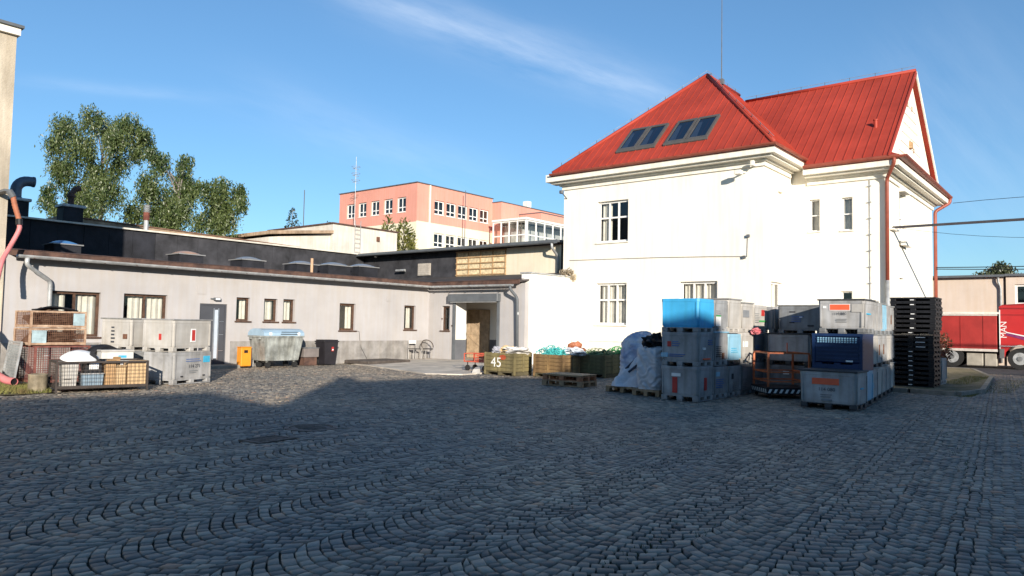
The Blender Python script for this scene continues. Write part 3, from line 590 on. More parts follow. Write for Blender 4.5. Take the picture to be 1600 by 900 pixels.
# ------------------------------------------------------------------ the house
HS = thing('white_house', 'two-storey white house with steep red metal roofs', 'house', (26.2, 14, 0))
FA, FR, FWg, FG = FX(26.2), FY(9.8), FX(29.2), FY(6.45)
WU = (15.42, 16.91, 5.16, 6.90); WG1 = (15.46, 16.92, 1.72, 3.45); WG2 = (11.55, 13.09, 1.72, 3.43)
wpart('wall', wall(FA, 9.8, 18.65, -.05, 8.2, [WU, WG1, WG2], .16), WHITE, HS)
SMW = (26.95, 28.15, 2.35, 3.42)
wpart('wall', wall(FR, 26.2, 29.2, -.05, 8.2, [(27.69, 28.24, 5.1, 6.9, .12), SMW], .14), WHITE, HS)
q = MB(); fbox(q, FR, 27.69, 28.24, -.13, -.119, 5.1, 6.9); wpart('blind_niche', q, WHITE, HS)
WW = [(8.74, 9.12, 5.46, 6.70), (7.56, 7.94, 5.43, 6.67), (7.58, 7.98, 2.3, 3.13)]
wpart('wall', wall(FWg, 6.45, 9.8, -.05, 7.95, WW, .14), WHITE, HS)
GW = [(31.50, 32.42, 5.2, 7.1), (31.45, 32.2, 2.9, 3.75)]
wpart('wall', wall(FG, 29.2, 38.1, -.05, 7.95, GW, .14), WHITE, HS)
q = MB(); q.box(29.3, 38.1, 16, 18.65, -.05, 7.9); q.quad((26.2,18.65,-.05), (26.2,18.65,8.2), (38,18.65,8.2), (38,18.65,-.05)); q.quad((38.1,6.45,-.05), (38.1,18,-.05), (38.1,18,7.95), (38.1,6.45,7.95)); wpart('rear_wall', q, WHITE, HS)
FRW = mat('white_frames', (.74, .73, .70), .45, .05, 4.)
for h in (WU, WG1, WG2): window(HS, FA, *h, .16, 3, (1.55, 1.), FRW, .085, TRIM, [(h[0]+.1, h[1]-.1)] if h is not WU else [(h[0]+.95, h[1]-.08)])
window(HS, FR, *SMW, .14, 2, (1.,), FRW, .07, TRIM, [(SMW[0]+.08, SMW[1]-.08)])
for i, h in enumerate(WW): window(HS, FWg, *h, .14, 1, (1., 1.) if i < 2 else (1.,), FRW, .05, TRIM, [(h[0]+.05, h[1]-.05)] if i < 2 else None)
for i, h in enumerate(GW): window(HS, FG, *h, .14, 2, (1., 1.), FRW, .06, TRIM, None)
q = MB(); fbox(q, FG, 31.4, 32.5, 0.002, .22, 7.1, 7.25); wpart('window_hood', q, TRIM, HS); q = MB(); fbox(q, FG, 31.4, 32.5, .062, .25, 5.0, 5.14); wpart('window_shelf', q, TRIM, HS)
q = MB(); fbox(q, FA, 9.75, 18.1, .002, .07, -.05, 1.02); wpart('plinth', q, WHITE, HS); q = MB(); fbox(q, FA, 9.75, 18.1, .002, .10, 1.021, 1.08); wpart('plinth_ledge', q, TRIM, HS)
# cornices: three stepped courses under every eave
def cornice(F, u0, u1, zt_, e0=0., e1=0.):
    q = MB()
    for (d, z0, z1) in ((.07, zt_-.66, zt_-.50), (.16, zt_-.499, zt_-.42), (.42, zt_-.419, zt_-.34), (.59, zt_-.339, zt_-.02)): fbox(q, F, u0-d*e0, u1+d*e1, .003, d, z0, z1)
    return wpart('cornice', q, TRIM, HS)
cornice(FA, 9.8, 18.65, 8.24, 1, 1); cornice(FR, 26.205, 28.95, 8.24)
cornice(FWg, 6.45, 9.19, 7.92, 1, 0); cornice(FG, 29.205, 38.1, 7.92, 0, 1)
# roofs: planes with standing seams
def roof_plane(poly, zf, axis, parent, sp=.34, t=.07, ph=0.):
    """poly in XY (convex), zf(x,y); seams run along axis ('x' or 'y')"""
    q = MB(); top = [(x, y, zf(x, y)) for x, y in poly]; n = len(top)
    q.poly(top); q.poly([(x, y, z-t) for x, y, z in top][::-1])
    for i in range(n):
        a_, b_ = top[i], top[(i+1) % n]; q.quad(a_, (a_[0],a_[1],a_[2]-t), (b_[0],b_[1],b_[2]-t), b_)
    po = wpart('roof_plane', q, ROOFRED, parent)
    ax = 0 if axis == 'x' else 1; oth = 1-ax; lo = min(p[oth] for p in poly); hi = max(p[oth] for p in poly); c = lo+sp*.5+ph
    while c < hi-.05:
        xs = []
        for i in range(n):
            p1, p2 = poly[i], poly[(i+1) % n]
            if (p1[oth]-c)*(p2[oth]-c) < 0:
                t_ = (c-p1[oth])/(p2[oth]-p1[oth]); xs.append(p1[ax]+t_*(p2[ax]-p1[ax]))
        if len(xs) == 2 and abs(xs[0]-xs[1]) > .15:
            a_, b_ = min(xs)+.03, max(xs)-.03; pa = (a_, c) if ax == 0 else (c, a_); pb = (b_, c) if ax == 0 else (c, b_)
            A, B = Vector((*pa, zf(*pa))), Vector((*pb, zf(*pb))); nrm = Vector((0,0,1)); s_ = MB(); s_.bar(A+Vector((0,0,.012)), B+Vector((0,0,.012)), .03, .03); obj('seam', s_, ROOFRED, po)
        c += sp
    return po
ZB, ZR, ZM = 8.24, 13.03, 12.40
zh = lambda x, y: ZB+(x-25.6)*.9448; zs_ = lambda x, y: ZB+(y-9.2)*.9876; zl = lambda x, y: ZB+(18.9-y)*.9876
zm = lambda x, y: 7.95+(x-28.62)*.9118; zmb = lambda x, y: 7.95+(38.7-x)*.855
roof_plane([(25.6,9.2), (30.67,14.05), (25.6,18.9)], zh, 'x', HS)
roof_plane([(25.6,9.2), (28.96,9.2), (33.5,13.41), (34.2,14.05), (30.67,14.05)], zs_, 'y', HS, sp=.36)
roof_plane([(25.6,18.9), (30.67,14.05), (34.2,14.05), (34.2,18.9)], zl, 'y', HS, sp=.8)
roof_plane([(28.62,6.2), (33.5,6.2), (33.5,13.45), (28.62,9.0)], zm, 'x', HS)
roof_plane([(33.5,6.2), (38.7,6.2), (38.7,14.), (33.5,14.)], zmb, 'x', HS, sp=.9)
def ridge(a_, b_, r=.085, pins=True):
    A, B = Vector(a_), Vector(b_); q = MB(); q.tube([A, B], r, 8); ro = wpart('ridge_cap', q, ROOFRED, HS, True); n = int((B-A).length/1.05)
    w_ = MB(); w_.tube([A+Vector((0,0,.2)), B+Vector((0,0,.2))], .008, 4); obj('lightning_wire', w_, ZINC, ro)
    for k in range(n+1):
        p = A+(B-A)*((k+.5)/(n+1)); s_ = MB(); s_.bar(p+Vector((0,0,.05)), p+Vector((0,0,.22)), .02); obj('wire_holder', s_, DKGREY, ro)
ridge((30.67,14.05,13.05), (34.3,14.05,13.05)); ridge((25.62,18.88,8.27), (30.67,14.05,13.05)); ridge((25.62,9.22,8.27), (30.67,14.05,13.05)); ridge((33.5,6.2,12.42), (33.5,13.4,12.42))
# snow-guard bar and gutters
half_gutter([(25.53,18.95,8.22), (25.53,9.13,8.22), (28.80,9.13,8.22)], .085, GUTRED, HS)
half_gutter([(28.55,9.15,7.90), (28.55,5.80,7.90), (38.75,5.80,7.90)], .085, GUTRED, HS)
q = MB(); q.box(25.57, 25.598, 9.17, 18.93, 8.10, 8.25); q.box(25.6, 28.9, 9.17, 9.198, 8.10, 8.25); q.box(28.59, 28.618, 5.85, 9.15, 7.78, 7.96); q.box(28.62, 38.72, 5.85, 5.878, 7.78, 7.96); wpart('fascia', q, GUTRED, HS)
# little tiled apron along the foot of the gable
q = MB(); q.quad((28.62,5.86,7.955), (38.7,5.86,7.955), (38.1,6.42,8.28), (29.2,6.42,8.28)); q.quad((28.62,5.86,7.955), (29.2,6.42,8.28), (29.3,6.5,8.5), (28.62,6.2,7.96)); wpart('gable_apron', q, ROOFRED, HS)
q = MB(); q.poly([(28.95,6.42,8.1), (38.35,6.42,8.1), (33.5,6.42,12.36)]); wpart('gable_wall', q, WHITE, HS)
for s_, (xa, za, xb_, zb) in enumerate(((28.62,7.95,33.5,12.4), (38.7,7.95,33.5,12.4))):
    q = MB(); q.bar((xa,6.19,za-.06), (xb_,6.19,zb-.06), .05, .16); wpart('verge_board', q, ROOFRED if s_ == 0 else TRIM, HS)
for k in range(6):
    q = MB(); z = 8.75+k*.42; hw = (12.36-z)*.95; q.box(33.5-hw*.62, 33.5+hw*.62, 6.395, 6.419, z, z+.03); wpart('gable_groove', q, TRIM, HS)
for (xx, z) in ((32.9, 10.9), (33.7, 10.9), (33.3, 9.4), (34.0, 9.2)):
    q = MB(); q.box(xx-.06, xx+.06, 6.38, 6.419, z-.09, z+.09); wpart('gable_vent', q, TAN, HS)
q = MB(); q.box(33.15, 33.4, 6.30, 6.419, 9.15, 9.4); wpart('gable_light', q, BATTEN, HS)
# roof windows, two pairs
SKF = mat('roof_window_grey', (.085, .08, .075), .5, .1, 4.)
th_ = math.atan(.9448)
for (ya, yb) in ((15.21,16.06), (14.31,15.16), (13.0,13.87), (12.06,12.95)):
    o_ = Vector((26.35, (ya+yb)/2, zh(26.35, 0))); sl = Vector((math.cos(th_), 0, math.sin(th_))); nn_ = Vector((-math.sin(th_), 0, math.cos(th_))); ln = 1.25/math.cos(th_); hw = (yb-ya)/2
    def pt(v, s_, h): return o_+Vector((0, v, 0))+sl*s_+nn_*h
    q = MB()
    for (v0, v1, s0, s1) in ((-hw, -hw+.09, 0, ln), (hw-.09, hw, 0, ln), (-hw+.09, hw-.09, 0, .12), (-hw+.09, hw-.09, ln-.14, ln)): q.hexa([pt(v0,s0,0), pt(v1,s0,0), pt(v1,s1,0), pt(v0,s1,0)], [pt(v0,s0,.1), pt(v1,s0,.1), pt(v1,s1,.1), pt(v0,s1,.1)])
    wo = wpart('roof_window', q, SKF, HS)
    q = MB(); q.quad(pt(-hw+.09,.12,.075), pt(hw-.09,.12,.075), pt(hw-.09,ln-.14,.075), pt(-hw+.09,ln-.14,.075)); obj('pane', q, GLASS_BLUE, wo)
    q = MB(); q.quad(pt(hw*.1,.14,.03), pt(hw-.1,.14,.03), pt(hw-.1,ln-.3,.03), pt(hw*.45,ln-.3,.03)); obj('reflection_patch', q, CURTAIN, wo)  # slanted curtain-coloured sheet stands in for a bright reflection on the pane
    q = MB(); q.quad(pt(-hw+.09,.12,.012), pt(hw-.09,.12,.012), pt(hw-.09,ln-.14,.012), pt(-hw+.09,ln-.14,.012)); obj('dark_backing', q, mat('blue_dark', (.02, .035, .08), .9, .1), wo)  # dark blue sheet on the roof stands in for an unlit room
    q = MB(); q.hexa([pt(-hw-.03,-.10,0), pt(hw+.03,-.10,0), pt(hw+.03,-.005,0), pt(-hw-.03,-.005,0)], [pt(-hw-.03,-.10,.05), pt(hw+.03,-.10,.05), pt(hw+.03,-.005,.1), pt(-hw-.03,-.005,.1)]); obj('flashing', q, SKF, wo)
q = MB(); q.tube([(30.3,7.0,9.3), (30.3,7.0,9.74)], .07, 10); q.tube([(30.3,7.0,9.73), (30.3,7.0,9.77)], .09, 10); wpart('roof_vent', q, ROOFRED, HS)
# downpipes
dp = pipe('downpipe', [(28.55,6.0,7.86), (28.55,6.0,7.66), (29.07,6.35,7.2), (29.07,6.35,3.5)], .065, GUTRED, HS); q = MB(); q.tube([(29.07,6.35,3.5), (29.07,6.35,.1)], .068, 10); obj('lower_pipe', q, ZINC, dp, True)
dp = pipe('downpipe', [(38.6,5.80,7.84), (38.6,5.80,7.62), (38.16,6.33,7.2), (38.16,6.33,.1)], .075, GUTRED, HS)
# lightning conductor down the wing, wall brackets, flood light, cable
q = MB(); q.tube([(29.17,6.95,7.3), (29.17,6.95,1.)], .012, 5); lc = wpart('conductor', q, ZINC, HS)
for k in range(9): 
    q = MB(); q.box(29.12, 29.199, 6.90, 7.0, 2.2+k*.6, 2.23+k*.6); obj('clip', q, ZINC, lc)
q = MB(); q.bar((26.19,10.47,7.42), (25.85,10.55,7.36), .05); q.bbox(25.62, 25.86, 10.42, 10.68, 7.26, 7.42, .02); q.bar((26.19,10.1,7.6), (25.9,10.1,7.6), .04); q.bbox(25.8, 25.95, 10.02, 10.16, 7.55, 7.75, .02); wpart('flood_light', q, TRIM, HS)
q = MB(); q.bar((26.19,18.5,7.2), (25.8,18.5,7.42), .035); q.bbox(25.7, 25.85, 18.42, 18.58, 7.36, 7.5, .02); wpart('camera_bracket', q, DKGREY, HS)
q = MB(); q.tube([(26.18,18.3,4.48), (26.18,14.,4.42), (26.18,11.9,4.36), (26.18,10.4,4.30), (26.18,10.38,5.0)], .014, 5); wpart('facade_cable', q, mat('grey_cable', (.3, .28, .25), .7), HS)
for (yy, z) in ((10.35, 5.05), (10.5, 4.28)):
    q = MB(); q.box(26.1, 26.197, yy-.05, yy+.05, z-.05, z+.05); wpart('junction_box', q, DKGREY, HS)
q = MB(); q.tube([(32.,13.95,12.9), (32.,13.95,15.), (32.0,13.95,18.6)], [.03, .022, .012], 6); am = wpart('antenna_mast', q, DKGREY, HS); q = MB(); q.box(31.9, 32.1, 13.85, 14.05, 12.95, 13.2); obj('mast_foot', q, DKGREY, am)

# ------------------------------------------------------------------ pallet boxes
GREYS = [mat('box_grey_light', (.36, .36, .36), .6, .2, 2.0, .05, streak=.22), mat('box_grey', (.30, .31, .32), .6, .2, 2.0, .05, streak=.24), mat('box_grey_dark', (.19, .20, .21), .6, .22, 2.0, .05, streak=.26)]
PALE = mat('box_pale', (.43, .415, .39), .65, .10, 2.5, .05, streak=.12); BLUEB = mat('box_blue', (.05, .36, .66), .45, .08, 2., .03, streak=.06); LBLUE = mat('box_light_blue', (.25, .46, .60), .5, .08, 2., .03, streak=.08)
NAVY = mat('box_navy', (.008, .026, .085), .45, .15, 3., .05)
RED = mat('label_red', (.42, .035, .03), .5, .08, 5.); ORANGE = mat('label_orange', (.72, .12, .05), .5, .06, 5.); WHT = mat('label_white', (.72, .72, .70), .6, .05, 8.); BLUEP = mat('print_blue', (.05, .13, .36), .6, .1, 8.); CYANP = mat('print_cyan', (.05, .36, .55), .6, .1, 8.); BLK = mat('print_black', (.03, .03, .035), .6, .1, 8.); GREEN = mat('print_green', (.06, .30, .09), .6, .1); GREYP = mat('print_grey', (.2, .21, .22), .6, .1); RUSTY = mat('rust', (.15, .08, .05), .9, .4, 6., .4, c2=(.09, .035, .02))
TEXTS = {}
def pallet_box(label, x, y, z, wx, wy, h, m_, lid=None, decals=(), texts=(), rz=0, group=None, feet=None, ribs=True, open_=False):
    """origin = near corner (min X, min Y) on the ground; faces seen are -X and -Y"""
    t = thing('pallet_box', label, 'pallet box', (x, y, z), rz, group); fh = .115
    q = MB(); c = .045; tp = .018
    def ring(zz_, ins, cc): return [(ins+cc,ins,zz_), (wx-ins-cc,ins,zz_), (wx-ins,ins+cc,zz_), (wx-ins,wy-ins-cc,zz_), (wx-ins-cc,wy-ins,zz_), (ins+cc,wy-ins,zz_), (ins,wy-ins-cc,zz_), (ins,ins+cc,zz_)]
    prof = [(fh, tp+.01), (fh+.05, tp), (h-.075, .006), (h-.07, 0), (h-.012, 0), (h, .006)]
    vs = []; fs = []
    for (zz_, ins) in prof: vs += ring(zz_, ins, c)
    k = len(prof)
    if open_ or lid is None:
        vs += ring(h, .035, c); vs += ring(h-.35, .04, c); k += 2
    for i in range(k-1):
        for j in range(8): fs.append((i*8+j, i*8+(j+1) % 8, (i+1)*8+(j+1) % 8, (i+1)*8+j))
    fs.append(tuple((k-1)*8+j for j in range(8))); fs.append(tuple(range(8))[::-1]); q.add(vs, fs)
    bo = obj('body', q, m_, t)
    if ribs:
        for (xa, xb, ya, yb) in ((-.006, .014, c, .03+c), (-.006, .014, wy-.03-c, wy-c), (c, .03+c, -.006, .014), (wx-.03-c, wx-c, -.006, .014)):
            r_ = MB(); r_.box(xa, xb, ya, yb, fh+.03, h-.08); obj('corner_rib', r_, m_, bo)
    b = MB(); fm_ = feet or m_
    for a_ in (.015, wx/2-.07, wx-.155):
        for e in (.015, wy/2-.07, wy-.155): b.bbox(a_, a_+.14, e, e+.14, .022, fh, .01)
    for e in (.015, wy/2-.07, wy-.155): b.box(.02, wx-.02, e+.005, e+.135, 0, .0215)
    b.box(.03, wx-.03, .03, wy-.03, fh-.02, fh+.004); obj('pallet_base', b, fm_, t)
    if lid:
        l_ = MB(); l_.bbox(-.018, wx+.018, -.018, wy+.018, h+.001, h+.035, .008); lo = obj('lid', l_, lid, t)
    for di, (fc, u0, u1, z0, z1, dm) in enumerate(decals):        # u measured left to right as seen
        d = MB(); ins = .006+.012*(1-((z0+z1)/2-fh)/(h-fh)); fo = -.002-.0012*(di % 12)
        if fc == 'x': d.hexa([(fo,wy-u0,z0), (fo,wy-u1,z0), (ins+.01,wy-u1,z0), (ins+.01,wy-u0,z0)], [(fo,wy-u0,z1), (fo,wy-u1,z1), (ins+.01,wy-u1,z1), (ins+.01,wy-u0,z1)])
        else: d.hexa([(u0,fo,z0), (u1,fo,z0), (u1,ins+.01,z0), (u0,ins+.01,z0)], [(u0,fo,z1), (u1,fo,z1), (u1,ins+.01,z1), (u0,ins+.01,z1)])
        obj('sticker', d, dm, bo)
    for (fc, u, zc, size, s_, dm) in texts:
        key = (s_, size, dm.name)
        if key not in TEXTS: TEXTS[key] = text_mesh(s_, size, dm)
        o_ = link('lettering', TEXTS[key], bo)
        o_.matrix_local = frame_matrix((0,-1,0), (0,0,1), (-1,0,0), (-.018, wy-u, zc)) if fc == 'x' else frame_matrix((1,0,0), (0,0,1), (0,-1,0), (u, -.018, zc))
    return t
def lines(fc, u0, z1, wd, n, dm, dz=.045, h=.014):
    return [(fc, u0+rng.uniform(0, .01), u0+wd*rng.uniform(.7, 1), z1-i*dz-h, z1-i*dz, dm) for i in range(n)]
LID = mat('lid_dark', (.05, .052, .055), .6, .2, 3.); LIDG = mat('lid_grey', (.23, .23, .22), .7, .2, 3.)
GP_L = 'boxes of the left-centre stack by the bulk bags'; GP_R = 'boxes of the right-hand stack'; GP_W = 'grey boxes before the low wing'
H1 = .762
# row along X at Y 7.13: columns A to E, three high
A0 = [('x', .30, .42, .17, .52, RED), ('x', .28, .50, .54, .61, WHT), ('y', .32, .43, .24, .52, RED)]
pallet_box('grey pallet box with a tall red sticker, bottom of the stack beside the bulk bags', 15.2, 7.13, 0, .83, .93, H1, GREYS[1], None, A0, group=GP_L)
pallet_box('grey pallet box printed with blue lines and a red logo, under the bright blue box', 15.2, 7.13, H1, .83, .93, H1, GREYS[1], None, [('x', .17, .26, .44, .56, RED)]+lines('x', .29, .56, .20, 3, BLUEP)+[('x', .22, .55, .22, .235, BLUEP), ('x', .22, .60, .26, .275, BLUEP), ('x', .02, .18, .2, .3, LBLUE), ('y', .25, .60, .16, .19, ORANGE), ('y', .22, .35, .38, .43, WHT)]+lines('y', .5, .6, .2, 3, BLUEP), group=GP_L)
pallet_box('bright blue pallet box on top of the stack beside the bulk bags', 15.2, 7.13, 2*H1, .83, .93, H1, BLUEB, None, (), feet=GREYS[1], group=GP_L, open_=True)
xs_ = [16.07, 16.91, 17.75, 18.60]
pallet_box('grey pallet box with faint blue lettering, bottom row, second from the bulk bags', xs_[0], 7.15, 0, .79, .93, H1-.02, GREYS[1], None, lines('y', .12, .45, .45, 5, BLUEP)+[('y', .1, .3, .52, .62, LBLUE)], group=GP_L)
pallet_box('grey printed pallet box with light blue rim, middle row, second from the bulk bags', xs_[0], 7.15, H1, .79, .93, H1, GREYS[1], LBLUE, lines('y', .1, .45, .35, 6, BLK)+[('y', .45, .55, .16, .3, RUSTY)], group=GP_L)
pallet_box('grey pallet box with a white and green label, top row beside the blue box', xs_[0], 7.15, 2*H1, .79, .93, H1, GREYS[1], None, [('y', .05, .36, .16, .38, WHT), ('y', .05, .36, .38, .41, GREEN)]+lines('y', .1, .52, .3, 3, GREYP), group=GP_L)
pallet_box('grey pallet box with dark arrows, bottom row, third from the bulk bags', xs_[1], 7.17, 0, .79, .93, H1-.03, GREYS[1], None, [('y', .22, .32, .42, .55, BLK)]+lines('y', .3, .35, .3, 5, GREYP), group=GP_L)
pallet_box('light blue pallet box in the middle row, third from the bulk bags', xs_[1], 7.17, H1, .79, .93, H1-.02, LBLUE, None, lines('y', .2, .4, .4, 3, CYANP), feet=LID, group=GP_L)
pallet_box('pale sunlit pallet box in the top row, third from the bulk bags', xs_[1], 7.17, 2*H1, .79, .93, H1+.04, PALE, LIDG, (), group=GP_L)
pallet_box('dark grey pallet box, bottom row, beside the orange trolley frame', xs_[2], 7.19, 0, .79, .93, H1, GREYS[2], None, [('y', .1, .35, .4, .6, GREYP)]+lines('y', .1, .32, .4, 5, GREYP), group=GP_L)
pallet_box('beige grey pallet box with two white notices, middle row above the orange frame', xs_[2], 7.19, H1, .79, .93, H1, PALE, None, [('y', .05, .18, .42, .56, WHT), ('y', .26, .42, .42, .56, WHT)]+lines('y', .25, .25, .3, 2, GREYP), group=GP_L)
pallet_box('pale pallet box with a grey square print, top row, fourth from the blue box', xs_[2], 7.19, 2*H1, .79, .93, H1-.02, PALE, LIDG, [('y', .12, .5, .40, .58, GREYP)], group=GP_L)
pallet_box('pale pallet box with small grey print, bottom row behind the orange frame', xs_[3], 7.21, 0, .79, .93, H1, GREYS[1], None, lines('y', .15, .45, .3, 4, GREYP), group=GP_L)
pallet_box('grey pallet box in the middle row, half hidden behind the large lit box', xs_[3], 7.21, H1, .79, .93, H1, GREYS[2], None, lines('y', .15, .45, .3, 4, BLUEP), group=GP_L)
pallet_box('pale pallet box with a red logo and green band, top row', xs_[3], 7.21, 2*H1, .95, .93, H1-.03, PALE, None, [('y', .55, .75, .46, .62, RED), ('y', .40, .93, .30, .345, GREEN)]+lines('y', .1, .52, .3, 6, GREYP), group=GP_L)
pallet_box('grey pallet box at the far end of the bottom row behind the orange frame', 19.62, 7.05, 0, .8, 1.05, H1, GREYS[1], None, (), group=GP_L)
pallet_box('pale pallet box at the far end of the middle row behind the orange frame', 19.62, 7.05, H1, .8, 1.05, H1, PALE, None, lines('y', .2, .45, .3, 4, GREYP), group=GP_L)
pallet_box('grey pallet box at the far end of the top row, beside the red logo box', 19.62, 7.05, 2*H1, .8, 1.05, H1-.04, GREYS[0], None, [('y', .3, .5, .4, .5, WHT)], group=GP_L)
# stack F behind the orange frame
pallet_box('grey pallet box with a small white label behind the orange frame', 19.0, 6.0, 0, 1.0, .95, H1-.03, GREYS[2], None, [('x', .35, .5, .5, .58, WHT)], group=GP_L)
pallet_box('large plain pallet box, sunlit, above the orange trolley frame', 18.95, 5.92, H1-.03, 1.05, 1.08, H1+.02, GREYS[0], LID, (), group=GP_L, feet=LID)
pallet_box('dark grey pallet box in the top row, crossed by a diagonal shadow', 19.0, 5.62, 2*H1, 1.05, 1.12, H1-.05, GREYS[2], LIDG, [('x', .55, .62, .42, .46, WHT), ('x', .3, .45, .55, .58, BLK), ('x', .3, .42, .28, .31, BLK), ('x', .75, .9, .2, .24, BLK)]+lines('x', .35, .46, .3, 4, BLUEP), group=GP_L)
pb = pallet_box('grey pallet box in the top row, left of the diagonal shadow', 20.1, 6.45, 2*H1, 1.0, .55, H1-.02, PALE, None, (), group=GP_L)
# right-hand stack: one box in front, then columns receding
sk = R(6.9)
def rpos(k): return 17.0+.93*k, 4.21+.112*k
TX = mat('print_dark', (.05, .055, .065), .6, .1, 8.)
def big_label(wy): return [('x', wy*.25, wy*.70, .50, .645, WHT), ('x', wy*.262, wy*.688, .512, .633, ORANGE)]
pallet_box('light grey pallet box numbered under a red label, lowest and frontmost of the right-hand stack', 16.11, 4.10, 0, .84, 1.15, .765, GREYS[0], LID, [('x', .26, .80, .50, .63, ORANGE)]+lines('x', .42, .30, .25, 2, GREYP)+[('x', .45, .66, .16, .2, GREYP), ('y', .3, .5, .42, .45, CYANP)], [('x', .56, .40, .105, '114 080', TX)], feet=LID, group=GP_R)
nv = thing('pallet_box', 'dark blue perforated plastic pallet box in the right-hand stack', 'pallet box', (17.0, 4.21, .765), 0, GP_R)
q = MB(); wx_, wy_, hh = .9, 1.05, .80
q.bbox(.02, wx_-.02, .02, wy_-.02, .16, hh-.06, .03); nb_ = obj('body', q, NAVY, nv)
q = MB()
for a_, b_ in ((0, .06), (wy_-.06, wy_)): q.box(0, wx_, a_, b_, 0, hh)
q.box(0, .06, .061, wy_-.061, 0, .13); q.box(-.004, wx_+.004, -.004, wy_+.004, hh-.058, hh); obj('rim', q, NAVY, nv)
for k in range(6):
    q = MB(); z = .24+k*.085; q.box(-.004, .03, .09, wy_-.09, z, z+.03); q.box(.08, wx_-.08, -.004, .03, z, z+.03); obj('rib', q, NAVY, nb_)
q = MB()
for i in range(15):
    for j in range(3): q.box(-.006, .021, .12+i*.056, .15+i*.056, hh-.20+j*.042, hh-.17+j*.042)
obj('perforation', q, LBLUE, nb_)['kind'] = 'stuff'; q = MB(); q.box(-.006, .021, .2, .34, .19, .225); obj('sticker', q, WHT, nb_)
b = MB()
for a_ in (.02, wx_/2-.07, wx_-.16):
    for e in (.065, wy_/2-.07, wy_-.205): b.box(a_, a_+.14, e, e+.14, 0, .158)
obj('pallet_base', b, NAVY, nv)
t880 = pallet_box('light grey pallet box with red label and number on top of the right-hand stack', 17.0, 4.17, 1.57, .88, .96, .72, GREYS[0], LID, big_label(.96)+[('x', .10, .17, .55, .60, WHT)]+lines('x', .38, .32, .24, 3, GREYP, .03, .01)+[('y', .2, .5, .42, .45, CYANP), ('x', .70, .94, .47, .64, PALE)], [('x', .46, .43, .085, '114 880', TX)], feet=GREYS[2], group=GP_R)
rows = ('bottom', 'middle', 'top')
desc = {(0,0): ('light blue', LBLUE), (0,1): ('grey', GREYS[0]), (0,2): ('grey', GREYS[0])}
for k in range(6):
    X_, Y_ = rpos(k)
    for lv in range(3):
        if k == 0 and lv > 0: continue
        cn, cm_ = ('light blue', LBLUE) if (k, lv) in ((0,0), (3,2)) else (('pale', PALE) if (k+lv) % 3 == 2 else ('grey', GREYS[0]))
        dec = []
        if (k, lv) in ((1,1), (2,0), (3,0), (4,1)): dec = [('y', .3, .42, .22, .5, RED)]
        elif (k, lv) in ((2,1), (5,2), (3,1)): dec = [('y', .55, .62, .3, .55, RUSTY)]
        elif (k+lv) % 2: dec = lines('y', .2, .45, .35, 3, CYANP)
        pallet_box(f'{cn} pallet box, {ORD[k]} from the front in the {rows[lv]} row of the right-hand stack', X_, Y_, lv*.765+(.01 if lv == 2 else 0), .9, .95, .765, cm_, LIDG if (k+lv) % 2 else None, dec, feet=LID if lv < 2 else GREYS[2], group=GP_R)
# grey boxes before the low wing
rz = R(19)
for (a_, b_, lv, lab, dec, txt, mm_, wx_, lid_) in (
    (8.68, 17.72, 0, 'grey pallet box numbered in black, lower front box before the low wing', [('y', .98, 1.2, .52, .68, CYANP)]+lines('y', .40, .62, .5, 2, BLUEP, .05)+lines('y', .5, .33, .3, 2, GREYP)+[('y', .25, .31, .18, .21, BLK), ('y', .98, 1.04, .18, .21, BLK)], [('y', .66, .44, .12, '114 271', TX)], GREYS[0], 1.28, None),
    (8.65, 17.74, 1, 'pale grey lidded pallet box with a red sticker, upper front box before the low wing', [('y', .58, .74, .25, .58, WHT), ('y', .605, .715, .28, .55, RED), ('x', .55, .62, .3, .45, RED)], [], PALE, 1.28, GREYS[0]),
    (8.20, 18.92, 0, 'grey pallet box at the bottom of the rear pair before the low wing', [('x', .6, .75, .5, .6, WHT)], [], GREYS[1], 1.2, None),
    (8.17, 18.95, 1, 'grey pallet box with vertical lettering on top of the rear pair before the low wing', lines('x', .35, .6, .12, 5, TX, .09, .04)+[('x', .75, .88, .3, .42, RUSTY)], [], PALE, 1.2, LIDG)):
    pallet_box(lab, a_, b_, lv*.79, wx_, 1.0, .785, mm_, lid_, dec, txt, rz, GP_W)
# ------------------------------------------------------------------ black pallets
def black_pallet():
    q = MB(); wx_, wy_ = 1.0, 1.18
    for k in range(7): q.box(0, wx_, k*.17, k*.17+.155, .108, .132)
    q.box(.004, wx_-.004, .004, .05, .085, .1079); q.box(.004, wx_-.004, wy_-.05, wy_-.004, .085, .1079); q.box(.004, .05, .051, wy_-.051, .085, .1079); q.box(wx_-.05, wx_-.004, .051, wy_-.051, .085, .1079)
    for a_ in (.01, .43, .86):
        for e in (.01, .52, 1.03): q.bbox(a_, a_+.13, e, e+.14, .025, .0849, .008)
    for a_ in (.01, .43, .86): q.box(a_, a_+.13, .0, wy_, 0, .0249)
    q.box(.141, .429, .01, .06, 0, .0249); q.box(.561, .859, .01, .06, 0, .0249); q.box(.6, .64, .02, 1.16, .026, .1075); q.box(.3, .9, .57, .61, .0265, .107); return q.mesh('black_pallet', BLACK)
bp_me = black_pallet(); q = MB(); q.box(-.004, .001, .55, .65, .045, .068); tagm = q.mesh('label', WHT); q = MB(); q.box(-.005, .001, .22, .46, .048, .068); tagm2 = q.mesh('label', WHT)
NP = 19
